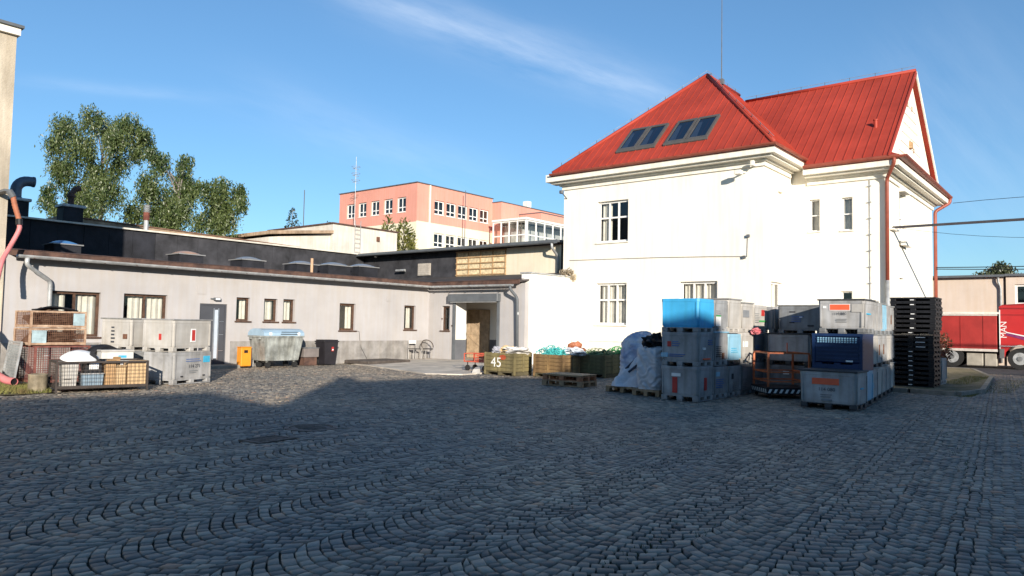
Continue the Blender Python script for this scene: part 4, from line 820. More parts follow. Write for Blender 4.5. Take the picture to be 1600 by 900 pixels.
for k in range(NP):
    upper = k >= 12; t = thing('plastic_pallet', f'black plastic pallet, {ORD[NP-1-k]} from the top of the tall stack by the house corner' if k < NP-1 else 'topmost black plastic pallet of the tall stack by the house corner', 'pallet', (23.62+(.05 if upper else 0)+rng.uniform(-.012, .012), 3.98+(0 if not upper else -.05)+rng.uniform(-.012, .012), .087+k*.1345), rng.uniform(-.008, .008), 'black pallets in the tall stack')
    link('deck', bp_me, t)
    if not (upper and k % 3 == 1): link('label_plate', tagm2 if k in (8, 9, 10) else tagm, t)
pallet_box('narrow grey pallet box standing behind the black pallet stack', 25.2, 4.05, .087, .9, .9, .78, GREYS[0], None, [('x', .1, .3, .3, .5, WHT)])

# ------------------------------------------------------------------ orange trolley frame
ORF = mat('orange_steel', (.50, .13, .045), .55, .25, 5., .1, c2=(.25, .07, .03))
tf = thing('trolley_frame', 'orange steel trolley frame on a black base with hazard stripes', 'trolley', (17.42, 6.40, 0), R(-50))
wd, dp_ = .98, 1.0      # local x along the front, y to the back
for (a_, b_) in ((0,0), (wd,0), (wd,dp_), (0,dp_)):
    q = MB(); q.box(a_-.022, a_+.022, b_-.022, b_+.022, .27, 1.05); obj('post', q, ORF, tf)
for z in (1.07, .62, .40):
    q = MB()
    for (p, r_) in (((0,0), (wd,0)), ((wd,0), (wd,dp_)), ((wd,dp_), (0,dp_)), ((0,dp_), (0,0))):
        if z == .40 and p == (0,0): pass
        q.bar((*p, z), (*r_, z), .035, .035)
    obj('rail', q, ORF, tf)
q = MB(); q.bar((.45,0,1.09), (.45,0,1.32), .02); obj('upright_rod', q, ORANGE, tf)
q = MB(); q.bbox(-.05, wd+.05, -.05, dp_+.05, .10, .26, .01); tb = obj('base', q, BLACK, tf)
for k in range(8):
    q = MB(); u = -.03+k*.135; q.hexa([(u,-.053,.13), (u+.06,-.053,.13), (u+.06,-.045,.13), (u,-.045,.13)], [(u+.05,-.053,.22), (u+.11,-.053,.22), (u+.11,-.045,.22), (u+.05,-.045,.22)]); obj('hazard_stripe', q, WHT, tb)
for k in range(8):
    q = MB(); u = -.03+k*.135; q.hexa([(-.053,u,.13), (-.053,u+.06,.13), (-.045,u+.06,.13), (-.045,u,.13)], [(-.053,u+.05,.22), (-.053,u+.11,.22), (-.045,u+.11,.22), (-.045,u+.05,.22)]); obj('hazard_stripe', q, WHT, tb)
for (a_, b_) in ((.05,.05), (wd-.05,.05), (.05,dp_-.05), (wd-.05,dp_-.05)):
    q = MB(); q.tube([(a_-.02,b_,.055), (a_+.02,b_,.055)], .055, 12); obj('castor', q, RUBBER, tf)
pbg = thing('plastic_bag', 'crumpled pink plastic bag among the stacked boxes above the orange frame', 'bag', (18.35, 7.05, 1.52))
def lump(name, parent, r, m_, seed, n=10, sq=(1,1,1), amp=.35, world=False):
    rr = random.Random(seed); q = MB(); vs = []; fs = []; nu, nv_ = n*2, n
    ph = [(rr.uniform(1, 5), rr.uniform(1, 5), rr.uniform(1, 5), rr.uniform(0, 6)) for _ in range(6)]
    for i in range(nv_+1):
        for j in range(nu):
            a_, b_ = math.pi*i/nv_-math.pi/2, 2*math.pi*j/nu; d = Vector((math.cos(a_)*math.cos(b_), math.cos(a_)*math.sin(b_), math.sin(a_)))
            k = 1+amp*sum(math.sin(d.x*p[0]*2+d.y*p[1]*2+d.z*p[2]*2+p[3]) for p in ph)/4+rr.uniform(-1, 1)*amp*.18
            vs.append((d.x*r*sq[0]*k, d.y*r*sq[1]*k, max(-.02, (d.z*r*sq[2]*k+r*sq[2]*.75))))
    for i in range(nv_):
        for j in range(nu): fs.append((i*nu+j, i*nu+(j+1) % nu, (i+1)*nu+(j+1) % nu, (i+1)*nu+j))
    q.add(vs, fs); return obj(name, q, m_, parent, False)
lump('film', pbg, .11, mat('pink_film', (.60, .18, .20), .4, .2, 6.), 3, 10, (1.3, .9, .7), .6)

# ------------------------------------------------------------------ bulk bags
def bag_mesh(wx_, wy_, h, seed, bulge=.06, slump=0., top=.0, n=56):
    rr = random.Random(seed); q = MB(); P = []
    ph = [(rr.uniform(3, 9), rr.uniform(3, 9), rr.uniform(14, 34), rr.uniform(0, 6)) for _ in range(7)]
    nu = n*2; nv_ = n; vs = []; fs = []
    def shape(u, v):        # u around 0..1, v bottom->top->centre of top
        a_ = u*2*math.pi; c_, s_ = math.cos(a_), math.sin(a_); k = 1/max(abs(c_), abs(s_)); k = min(k, 1.22)
        if v < .72: t = v/.72; z = h*t; s = 1+bulge*math.sin(math.pi*t)-.04*(t < .06)
        else: t = (v-.72)/.28; z = h+top*math.sin(t*math.pi/2); s = (1-t*.999)
        return Vector((c_*k*wx_/2*s, s_*k*wy_/2*s, z))
    for i in range(nv_+1):
        for j in range(nu):
            u, v = j/nu, i/nv_; p = shape(u, v)
            wr = sum(math.sin(u*p_[0]*2*3.14159*(1 if k_ % 2 else 1)+v*p_[2]+p_[3]+1.7*math.sin(u*12.566+p_[0])) for k_, p_ in enumerate(ph))/7
            wr2 = 1.2-2.4*abs(math.sin(v*26+2.6*math.sin(u*9+seed+3*v)+1.5*math.sin(u*23+v*11)+.9*math.sin(u*41-v*17)))
            p += Vector((math.cos(u*6.2832), math.sin(u*6.2832), .4))*(.055*wr+.013*wr2+rr.uniform(-.004, .004))*(1 if v > .03 else .2)
            if slump: z0 = p.z; p.x -= slump*(1-math.exp(-((h-z0)/h)**2))*0; f_ = (z0/h); p.z = z0*(1-.55*max(0, (-p.y*0+(-p.x)/wx_+.5))*slump); 
            p.z = max(p.z, .003); vs.append(tuple(p))
    for i in range(nv_):
        for j in range(nu): fs.append((i*nu+j, i*nu+(j+1) % nu, (i+1)*nu+(j+1) % nu, (i+1)*nu+j))
    q.add(vs, fs); return q
BAGW = mat('woven_white', (.56, .57, .60), .6, .10, 3., .3, bscale=120); BAGB = mat('woven_white_blue_print', (.60, .61, .63), .45, .1, 2.6, .2, c2=(.26, .32, .47), amt=.40, bscale=60)
STRAP = mat('bag_strap', (.035, .04, .06), .7, .2)
WOOD = mat('pallet_wood', (.33, .24, .15), .85, .25, 4., .3, streak=.2); WOODR = mat('pallet_wood_red', (.36, .17, .09), .8, .25, 4., .3, streak=.2)
def eur_pallet(label, loc, rz, m_=WOOD, wx_=1.2, wy_=.8, group=None, mdeck=None):
    t = thing('wooden_pallet', label, 'pallet', loc, rz, group)
    for e in (0, wy_/2-.05, wy_-.10): q = MB(); q.box(0, wx_, e, e+.10, 0, .022); obj('bottom_board', q, m_, t)
    for a_ in (0, wx_/2-.07, wx_-.145):
        for e in (0, wy_/2-.05, wy_-.10): q = MB(); q.box(a_, a_+.145, e, e+.10, .0225, .1); obj('block', q, m_, t)
        q = MB(); q.box(a_, a_+.145, 0, wy_, .1005, .122); obj('stringer_board', q, m_, t)
    n = 5
    for k in range(n): q = MB(); e = k*(wy_-.13)/(n-1); q.box(0, wx_, e, e+.13, .1225, .144); obj('deck_board', q, mdeck or m_, t)
    return t
eur_pallet('wooden pallet under the slumped white bulk bag', (15.95, 9.06, 0), R(0), wx_=.95, wy_=.92); eur_pallet('wooden pallet under the front white bulk bag beside the blue stack', (15.60, 8.30, 0), 0, wx_=.95, wy_=.72)
def bag(label, loc, rz, w_, d_, h, seed, m_, **k):
    t = thing('bulk_bag', label, 'bulk bag', loc, rz, 'white bulk bags'); obj('sack', bag_mesh(w_, d_, h, seed, **k), m_, t, True); return t
b3 = bag('full white woven bulk bag with wrinkled sides, next to the stacked grey boxes', (16.06, 8.66, .146), 0, .80, .62, .98, 5, BAGW, bulge=.07, top=.06)
bk = lump('contents', b3, .22, BLACK, 21, 9, (1.5,1.2,.8), .5); bk.location = (0, 0, .98)
bag('tall bulk bag with blue print and a bulging top, behind the slumped one', (17.15, 9.62, .0), R(6), .90, .86, 1.30, 8, BAGB, bulge=.12, top=.22)
b4 = bag('pale bulk bag at the back, its top just showing beside the blue box', (17.75, 8.55, .0), R(3), .85, .8, 1.42, 14, BAGW, bulge=.06, top=.16)
# slumped bag: an emptied sack sprawling forwards
t = thing('bulk_bag', 'half-empty white bulk bag slumped in folds on its pallet', 'bulk bag', (16.42, 9.50, .146), R(10), 'white bulk bags')
q = MB(); vs = []; fs = []; n = 44
rr = random.Random(4); ph = [(rr.uniform(3, 8), rr.uniform(3, 8), rr.uniform(0, 6)) for _ in range(6)]
for i in range(n+1):
    for j in range(n+1):
        u, v = i/n*2-1, j/n*2-1; ed = max(abs(u), abs(v)); rad = math.hypot(u, v)
        base = .62*math.exp(-((u-.45)**2*1.5+(v+.45)**2*1.2))*max(0, 1-ed**6)+.12*max(0, 1-ed**4)
        wr = sum(math.sin(u*p_[0]+v*p_[1]+p_[2]+1.5*math.sin(2.2*u-v*1.7)) for p_ in ph)/6
        z = base*(1+.16*wr)+.10*wr*max(0, 1-ed**4)+.085*(abs(math.sin(5*(u*.8-v)+3*wr))**.6)*max(0, 1-ed**4)
        k = .52*(1+.08*math.sin(5*math.atan2(v, u)+1))
        sqx = u*math.sqrt(1-v*v*.42); sqy = v*math.sqrt(1-u*u*.42); vs.append((sqx*k*1.02, sqy*k*1.0, max(.004, z)))
for i in range(n):
    for j in range(n): fs.append((i*(n+1)+j, (i+1)*(n+1)+j, (i+1)*(n+1)+j+1, i*(n+1)+j+1))
q.add(vs, fs); obj('sack', q, BAGW, t, True)
q = MB(); q.tube(spline([(-.12,.12,.42), (.10,-.08,.66), (.30,-.30,.78)], 5), .035, 6); obj('strap', q, STRAP, t)
q = MB(); q.tube(spline([(-.30,-.02,.36), (-.05,-.24,.58), (.2,-.45,.66)], 5), .03, 6); obj('strap', q, STRAP, t)

# ------------------------------------------------------------------ olive plank crates with scrap
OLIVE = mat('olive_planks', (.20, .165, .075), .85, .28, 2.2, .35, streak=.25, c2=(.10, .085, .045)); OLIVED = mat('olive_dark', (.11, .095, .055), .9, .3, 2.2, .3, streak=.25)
pm = {}
def plank_mesh(l, m_):
    k = (round(l, 3), m_.name)
    if k not in pm: q = MB(); q.bbox(0, l, 0, .028, 0, .118, .006); pm[k] = q.mesh('plank', m_)
    return pm[k]
def crate(label, x, y, rz, wx_, wy_, h=.72, m_=OLIVE):
    t = thing('wooden_crate', label, 'crate', (x, y, 0), rz, 'olive wooden crates'); n = 5; hp = (h-.13)/n
    for k in range(n):
        z = .13+k*hp
        for (loc, r_, l) in (((.0+.028, .0, z), R(90), wy_), ((wx_, .0, z), R(90), wy_), ((.03, .002, z), 0, wx_-.06), ((.03, wy_-.03, z), 0, wx_-.06)):
            p = link('plank', plank_mesh(l, m_), t, (loc[0]+rng.uniform(-.003, .003), loc[1], loc[2]), (0,0,r_)); p.scale = (1, 1, (hp-.006)/.118)
    for (a_, b_) in ((-.012, -.012), (wx_-.058, -.012), (-.012, wy_-.058), (wx_-.058, wy_-.058)):
        q = MB(); q.bbox(a_, a_+.07, b_, b_+.07, .02, h+.01, .006); obj('corner_post', q, m_, t)
    q = MB(); q.box(-.018, -.001, wy_/2-.04, wy_/2+.04, .12, h-.005); obj('batten', q, m_, t); q = MB(); q.box(wx_/2-.04, wx_/2+.04, -.018, -.001, .12, h-.005); obj('batten', q, m_, t)
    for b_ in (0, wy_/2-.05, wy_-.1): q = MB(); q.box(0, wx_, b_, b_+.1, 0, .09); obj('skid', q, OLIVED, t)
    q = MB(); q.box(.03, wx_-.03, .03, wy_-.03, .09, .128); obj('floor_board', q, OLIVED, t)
    return t
c1 = crate('olive plank crate painted with a white number, nearest the gateway', 18.24, 14.82, R(3), .95, 1.22)
me = text_mesh('45', .44, mat('white_brush_paint', (.75, .74, .70), .8, .15, 9.)); o_ = link('painted_number', me, c1); o_.matrix_local = frame_matrix((0,-1,0), (0,0,1), (-1,0,0), (-.024, .72, .40))
q = MB(); q.lathe([(0, 0), (.11, 0)], (0,0,0), 18); o_ = obj('red_badge', q, mat('badge_red', (.35, .07, .03), .6, .2), c1); o_.matrix_local = frame_matrix((0,-1.25,0), (0,0,.75), (-1,0,0), (-.022, .46, .58))
crate('rust-stained olive plank crate, second from the gateway, behind the pallets', 18.75, 13.28, R(2), .95, 1.14, m_=mat('olive_rusty', (.22, .14, .06), .9, .4, 2.6, .35, streak=.3, c2=(.10, .06, .03)))
crate('olive plank crate in half shade, third from the gateway', 20.0, 12.55, R(2), .95, 1.2)
crate('olive plank crate, fourth from the gateway, along the white house wall', 21.6, 12.55, R(2), .95, 1.2)
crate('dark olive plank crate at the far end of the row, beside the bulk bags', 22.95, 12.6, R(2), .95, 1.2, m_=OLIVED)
def tangle(label, loc, rad, n, m_, seed, h=.22, r=.008):
    rr = random.Random(seed); t = thing('strapping_tangle', label, 'strapping', loc)
    q = MB()
    for _ in range(n):
        p = Vector((rr.uniform(-1, 1)*rad[0], rr.uniform(-1, 1)*rad[1], rr.uniform(-.06, h*.5))); d = Vector((rr.uniform(-1, 1), rr.uniform(-1, 1), rr.uniform(-.2, .6))); pts = [p]
        for k in range(6):
            d += Vector((rr.uniform(-1, 1), rr.uniform(-1, 1), rr.uniform(-.8, .5)))*.8; d.normalize(); p = p+d*.11; p = Vector((max(-rad[0], min(rad[0], p.x)), max(-rad[1], min(rad[1], p.y)), max(-.08, min(h*(1.15-(p.x/rad[0])**2*.5-(p.y/rad[1])**2*.5), p.z)))); pts.append(p)
        for a_, b_ in zip(pts, pts[1:]):
            if (b_-a_).length > .01: q.bar(a_, b_, .022, .004, upv=(rr.uniform(-1, 1), rr.uniform(-1, 1), 1))
    obj('strips', q, m_, t); core = lump('core', t, min(rad)*.8, m_, seed+3, 9, (rad[0]/min(rad), rad[1]/min(rad), .32), .4); core.location.z = -.10; return t
tangle('tangle of turquoise plastic strapping heaped in the second plank crate', (19.2, 13.95, .72), (.40, .46), 190, mat('turquoise_strap', (.08, .50, .48), .4, .12, 5.), 11, .26)
tangle('tangle of green plastic strapping heaped in the fourth plank crate', (22.1, 13.1, .73), (.42, .5), 150, mat('green_strap', (.05, .34, .10), .4, .15, 5.), 12, .24)
tangle('tangle of mixed dark green netting in the third plank crate', (20.5, 13.2, .72), (.4, .5), 130, mat('moss_net', (.16, .25, .12), .6, .3, 7.), 15, .18)
for (lab, loc, r_, m_, sd, sq) in (
    ('heap of white plastic film in the numbered crate', (18.75, 15.15, .66), .30, mat('white_film', (.62, .60, .57), .4, .15, 6.), 31, (1.2,1.1,.45)),
    ('wad of yellowish foam on the numbered crate', (18.8, 15.55, .68), .22, mat('cream_foam', (.62, .46, .26), .8, .15, 6.), 32, (1.1,1.2,.6)),
    ('small grey bundle of scrap in the numbered crate', (18.6, 15.85, .68), .14, mat('grey_film', (.36, .36, .40), .5, .2, 6.), 33, (1.2,1.1,.8)),
    ('heap of orange plastic scrap above the second and third crates', (20.05, 13.75, .74), .22, mat('orange_scrap', (.38, .14, .07), .6, .25, 8.), 34, (1.3,1.1,.75)),
    ('sheet of clear white film hanging over the second crate', (19.55, 13.4, .70), .26, mat('clear_film', (.52, .56, .60), .3, .2, 6.), 35, (1.3,1.2,.5)),
    ('loose yellow-white scrap lying in the far plank crate', (23.4, 13.2, .70), .22, mat('cream_foam', (.62, .46, .26)), 36, (1.2,1.2,.4))):
    t = thing('scrap_heap', lab, 'scrap', loc); lump('film', t, r_, m_, sd, 12, sq, .55)
GP_P = 'wooden pallets before the crates'
eur_pallet('reddish wooden pallet at the bottom of the low pile before the plank crates', (16.36, 11.0, 0), R(95)-R(0), WOOD, 1.25, .85, GP_P).location = (17.20, 11.05, 0)
eur_pallet('reddish wooden pallet, upper one of the low pile before the plank crates', (17.22, 11.08, .146), R(94), WOODR, 1.22, .84, GP_P, WOOD)
t = thing('wooden_board', 'pale plywood board lying on top of the low pallet pile', 'board', (17.21, 11.06, .292), R(94)); q = MB(); q.bbox(0, 1.22, 0, .84, 0, .022, .004); obj('sheet', q, mat('plywood', (.42, .28, .16), .8, .15, 3., .2), t)
# red platform cart by the gateway
rc = thing('platform_cart', 'small red platform cart with black wheels by the gateway', 'cart', (18.75, 16.45, .03), R(8)); REDP = mat('cart_red', (.46, .09, .05), .55, .2, 5., .1)
q = MB(); q.bbox(0, .62, 0, .95, .30, .34, .01); obj('deck', q, REDP, rc)
for (a_, b_) in ((.02,.02), (.60,.02), (.02,.93), (.60,.93)): q = MB(); q.bar((a_,b_,.30), (a_,b_,.60), .03); obj('post', q, REDP, rc)
for (p, r_) in (((.02,.02,.59), (.02,.5,.59)), ((.02,.02,.46), (.02,.5,.46)), ((.60,.02,.59), (.60,.93,.59)), ((.02,.93,.59), (.60,.93,.59)), ((.02,.02,.59), (.60,.02,.59)), ((.02,.5,.59), (.02,.5,.34))): q = MB(); q.bar(p, r_, .03); obj('rail', q, REDP, rc)
for k in range(3): q = MB(); q.box(.0, .012, .08, .42, .37+k*.07, .42+k*.07); obj('side_slat', q, REDP, rc)
for (a_, b_) in ((.08,.12), (.54,.12), (.08,.83), (.54,.83)): q = MB(); q.tube([(a_-.02,b_,.10), (a_+.02,b_,.10)], .10, 16); wh = obj('wheel', q, RUBBER, rc); q = MB(); q.bar((a_,b_,.10), (a_,b_,.30), .025); obj('fork', q, BLACK, wh)
t = thing('broken_slab', 'pale broken piece of board leaning beside the numbered crate', 'rubble', (18.15, 16.2, .0), R(30)); q = MB(); q.hexa([(0,0,0), (.4,.05,0), (.42,.3,0), (.05,.3,0)], [(.08,.02,.16), (.34,.1,.22), (.36,.22,.2), (.1,.25,.14)]); obj('slab', q, PALE, t)

# ------------------------------------------------------------------ along the low wing
lb = thing('litter_bin', 'small yellow-orange litter bin on the wall by the grey door', 'litter bin', (13.54, 22.92, 0)); YEL = mat('bin_orange', (.72, .26, .02), .5, .08, 3., .03)
q = MB(); q.bbox(0, .38, 0, .30, .05, .68, .02); lbb = obj('body', q, YEL, lb); q = MB(); q.box(.10, .24, -.003, .05, .50, .60); obj('slot', q, BLACK, lbb); q = MB(); q.bbox(-.01, .39, -.01, .31, .681, .71, .01); obj('hood', q, YEL, lb); q = MB(); q.box(.02, .10, .02, .28, 0, .05); q.box(.28, .36, .02, .28, 0, .05); obj('foot', q, BLACK, lb)
t = thing('white_pipe', 'short white plastic pipe standing by the galvanised container', 'pipe', (14.30, 23.5, 0)); q = MB(); q.tube([(0,0,0), (0,0,.78)], .055, 12); q.tube([(0,0,.74), (0,0,.80)], .065, 12); obj('tube', q, WHITEPVC, t)
dc = thing('waste_container', 'galvanised ribbed waste container with blue-grey lid on castors', 'waste container', (14.02, 22.35, 0)); GALV = mat('galvanised', (.40, .42, .40), .5, .3, 3., .15, metal=.35, streak=.3); LIDB = mat('container_lid', (.30, .42, .52), .45, .1, 2., .03)
W_, D_ = 1.56, .95
q = MB(); q.hexa([(.12,.10,.24), (W_-.12,.10,.24), (W_-.12,D_-.1,.24), (.12,D_-.1,.24)], [(0,0,1.08), (W_,0,1.08), (W_,D_,1.08), (0,D_,1.08)]); bo = obj('body', q, GALV, dc)
for k in range(11):
    q = MB(); a_ = .14+k*.128; b_ = .03+k*.15; q.hexa([(a_-.02,.085,.26), (a_+.02,.085,.26), (a_+.02,.11,.26), (a_-.02,.11,.26)], [(b_-.02,-.015,1.04), (b_+.02,-.015,1.04), (b_+.02,.01,1.04), (b_-.02,.01,1.04)]); obj('rib', q, GALV, bo)
q = MB()
for (a_, b_, c_, d_) in ((-.03,W_+.03,-.03,.0), (-.03,W_+.03,D_,D_+.03), (-.03,-.001,.0,D_), (W_+.001,W_+.03,.0,D_)): q.box(a_, b_, c_, d_, 1.04, 1.10)
obj('rim', q, GALV, bo)
q = MB(); pr = [(-.03,1.101), (-.02,1.20), (.10,1.29), (.30,1.34), (.65,1.34), (.85,1.29), (.97,1.20), (.98,1.101)]; n = len(pr)
vs = [(0-.02, y, z) for y, z in pr]+[(W_+.02, y, z) for y, z in pr]; fs = [(i, i+1, n+i+1, n+i) for i in range(n-1)]+[tuple(range(n)), tuple(range(2*n-1, n-1, -1))]; q.add(vs, fs); ld = obj('lid', q, LIDB, dc)
q = MB(); q.hexa([(.62,-.028,1.14), (W_-.14,-.028,1.14), (W_-.22,.02,1.235), (.68,.02,1.235)], [(.62,-.036,1.145), (W_-.14,-.036,1.145), (W_-.22,.012,1.24), (.68,.012,1.24)]); obj('slot', q, BLACK, ld)
for a_ in (.18, W_-.26): q = MB(); q.hexa([(a_,-.034,1.115), (a_+.1,-.034,1.115), (a_+.1,-.02,1.21), (a_,-.02,1.21)], [(a_,-.04,1.12), (a_+.1,-.04,1.12), (a_+.1,-.03,1.215), (a_,-.03,1.215)]); obj('lid_rib', q, WHITEPVC, ld)
for (a_, b_) in ((-.05,.2), (W_+.05,.2), (-.05,.75), (W_+.05,.75)): q = MB(); q.tube([(a_-.04,b_,1.0), (a_+.04,b_,1.0)], .035, 10); obj('lift_pin', q, GALV, bo)
for (a_, b_) in ((.24,.2), (W_-.24,.2), (.24,.76), (W_-.24,.76)):
    q = MB(); q.bar((a_,b_,.24), (a_+.05,b_,.12), .05, .07); ck = obj('castor', q, GALV, dc); q = MB(); q.tube([(a_+.05,b_-.03,.10), (a_+.05,b_+.03,.10)], .10, 16); obj('tyre', q, RUBBER, ck)
t = thing('grey_crate', 'low grey plastic crate between the container and the black wheelie bin', 'crate', (16.05, 22.95, 0)); q = MB(); q.bbox(0, .66, 0, .45, .30, .62, .015); obj('body', q, mat('grey_brown_crate', (.19, .165, .155), .7, .15, 3.), t); q = MB(); q.box(.06, .6, .05, .4, 0, .299); obj('stand', q, BROWNEDGE, t); q = MB(); q.bbox(-.01, .67, -.01, .46, .621, .65, .008); obj('lid', q, GREYS[2], t)
wb = thing('wheelie_bin', 'black two-wheeled bin with a small red sticker by the wall', 'wheelie bin', (16.80, 22.75, 0)); BINB = mat('bin_black', (.022, .020, .024), .5, .15, 3., .04)
q = MB(); q.hexa([(.07,.06,.03), (.55,.06,.03), (.55,.5,.03), (.07,.5,.03)], [(0,0,.86), (.62,0,.86), (.62,.56,.86), (0,.56,.86)]); bo = obj('body', q, BINB, wb); q = MB(); q.bbox(-.03, .65, -.03, .6, .861, .90, .01); q.bbox(.0, .62, .0, .57, .901, .945, .015); obj('lid', q, BINB, wb)
q = MB(); q.box(.33, .42, .002, .03, .52, .68); obj('sticker', q, RED, bo); q = MB(); q.box(.345, .405, .0, .02, .55, .60); obj('sticker_print', q, WHT, bo); q = MB(); q.tube([(.05,.64,.86), (.57,.64,.86)], .018, 8); obj('handle', q, BINB, wb)
for a_ in (.03, .59): q = MB(); q.tube([(a_-.03,.5,.10), (a_+.03,.5,.10)], .10, 16); obj('wheel', q, RUBBER, wb)
t = thing('floor_hatch', 'flat dark metal hatch plate lying before the low wing', 'hatch', (18.2, 21.9, .03), R(4)); q = MB(); q.bbox(0, 2.3, 0, 1.35, 0, .12, .015); obj('plate', q, mat('hatch_metal', (.085, .07, .06), .7, .25, 4., .2), t); q = MB(); q.box(.05, 2.25, .04, .07, .121, .127); q.box(.05, 2.25, 1.28, 1.31, .121, .127); obj('edge_strip', q, IRON, t)
# two chairs
CH = mat('chair_tube', (.28, .27, .26), .45, .15, 4., metal=.5); CS = mat('chair_seat', (.05, .045, .045), .8, .2, 6.)
ch = thing('chair', 'metal chair with a squared white back against the wall by the gateway', 'chair', (21.55, 23.02, .09), R(-8))
q = MB(); q.bbox(0, .42, 0, .42, .43, .46, .01); obj('seat', q, CS, ch); q = MB(); q.bbox(.03, .39, .40, .42, .66, .80, .008); obj('backrest', q, WHT, ch)
for (a_, b_, tp_) in ((.02,.02,.43), (.40,.02,.43), (.02,.41,.82), (.40,.41,.82)): q = MB(); q.tube([(a_,b_,0), (a_,b_,tp_)], .013, 6); obj('leg', q, CH, ch)
ch = thing('chair', 'chair with a round dark hoop back beside the squared one', 'chair', (22.1, 22.9, .095), R(-20))
q = MB(); q.lathe([(0, .42), (.22, .42), (.24, .44), (.22, .46), (0, .46)], (.22,.2,0), 18); obj('seat', q, CS, ch)
q = MB(); q.tube([(.22+.27*math.cos(t_), .27-.10*math.sin(t_)*0+.14*math.sin(t_), .58+.24*math.sin(t_)) for t_ in [R(10*k) for k in range(-2, 21)]], .02, 8); obj('hoop_back', q, mat('hoop_brown', (.06, .045, .035), .6), ch)
for (a_, b_) in ((.04,.05), (.40,.05), (.02,.38), (.42,.38)): q = MB(); q.tube([(a_,b_,0), (.22+(a_-.22)*.8,.2+(b_-.2)*.8,.42)], .013, 6); obj('leg', q, CH, ch)

# ------------------------------------------------------------------ mesh boxes and junk, lower left
def mesh_side(q, p, u, v, nu, nv_, r=.004, skip=None):
    p, u, v = Vector(p), Vector(u), Vector(v)
    for i in range(nu+1): q.bar(p+u*(i/nu), p+u*(i/nu)+v, r*2)
    for j in range(nv_+1): q.bar(p+v*(j/nv_), p+v*(j/nv_)+u, r*2)
def mesh_box(label, loc, rz, w_, d_, h, frame, wire, nu, nv_, legs=.08, group='mesh boxes before the low wing', fl=None, post=.045, wr=.0035, name='mesh_box'):
    t = thing(name, label, 'mesh box', loc, rz, group)
    for (a_, b_) in ((0,0), (w_-post,0), (0,d_-post), (w_-post,d_-post)): q = MB(); q.box(a_, a_+post, b_, b_+post, 0, h); obj('corner_post', q, frame, t)
    for z in (legs, h-.04):
        q = MB(); q.box(post, w_-post, .003, post-.008, z, z+.04); q.box(post, w_-post, d_-post+.008, d_-.003, z, z+.04); q.box(.003, post-.008, post, d_-post, z, z+.04); q.box(w_-post+.008, w_-.003, post, d_-post, z, z+.04); obj('rail', q, frame, t)
    q = MB(); q.box(.01, w_-.01, .01, d_-.01, legs-.02, legs-.001); obj('floor_sheet', q, fl or frame, t)
    z0, hh = legs+.04, h-.08-legs
    for (p, u, n) in (((post,.02,z0), (w_-2*post,0,0), nu), ((post,d_-.02,z0), (w_-2*post,0,0), nu), ((.02,post,z0), (0,d_-2*post,0), max(4, int(nu*d_/w_))), ((w_-.02,post,z0), (0,d_-2*post,0), max(4, int(nu*d_/w_)))):
        q = MB(); mesh_side(q, p, u, (0,0,hh), n, nv_, wr); obj('wire_mesh', q, wire, t)
    return t
RUSTF = mat('rusty_frame', (.42, .31, .22), .85, .3, 5., .3, c2=(.22, .11, .06)); REDM = mat('red_oxide_frame', (.21, .075, .06), .8, .3, 5., .3); PLT = mat('pale_blue_plate', (.36, .47, .50), .6, .2, 5.); WIRED = mat('dark_wire', (.045, .035, .03), .7, .2)
m1 = mesh_box('red oxide mesh box at the bottom of the rusty stack', (6.22, 19.35, 0), R(3), 1.22, 1.0, .92, REDM, REDM, 22, 14)
m2 = mesh_box('rusty shallow mesh box, lower of two on the red mesh box', (6.10, 19.40, .93), R(2), 1.24, .95, .40, RUSTF, RUSTY, 28, 7, .03); q = MB(); q.box(.06, .36, -.006, .012, .06, .35); obj('plate', q, PLT, m2)
m3 = mesh_box('rusty shallow mesh box on top of the stack', (6.12, 19.42, 1.34), R(2), 1.22, .95, .40, RUSTF, RUSTY, 28, 7, .03); q = MB(); q.box(.92, 1.17, -.006, .012, .06, .35); obj('plate', q, PLT, m3)
for (m_, sd, sq) in ((m3, 41, (1.6,1.2,.7)), (m2, 43, (1.7,1.3,.5))):
    lp = lump('scrap_fill', m_, .30, mat('rust_scrap', (.10, .06, .04), .9, .4, 8.), sd, 10, sq, .4); lp.location = (.6, .48, .05)
t = thing('cable_bundle', 'dark bundle of cable lying on the top rusty mesh box', 'cable', (6.75, 19.75, 1.745)); q = MB()
for k in range(7): q.tube(spline([(-.45,-.1+k*.05,.02), (-.1,.0+k*.03,.10-.01*k), (.25,-.05+k*.04,.06), (.5,.05+k*.02,.01)], 4), .022, 6)
obj('strands', q, BLACK, t)
t = thing('wire_screen', 'grey wire mesh screen leaning on the left side of the rusty stack', 'wire screen', (5.98, 19.9, 0)); q = MB(); mesh_side(q, (-.1,-.35,.1), (.05,1.0,0), (.12,0,.9), 14, 14, .004); obj('wire_mesh', q, ZINC, t); q = MB(); P = [Vector((-.1,-.35,.05)), Vector((-.05,.65,.05)), Vector((.08,.65,1.0)), Vector((.03,-.35,1.0))]
for i in range(4): q.bar(P[i], P[(i+1) % 4], .035)
obj('frame', q, ZINC, t); q = MB(); q.quad((-.07,-.28,.15), (-.03,.58,.15), (.06,.58,.92), (.02,-.28,.92)); obj('backing_sheet', q, mat('green_grey_sheet', (.13, .16, .16), .8, .3, 6.), t)
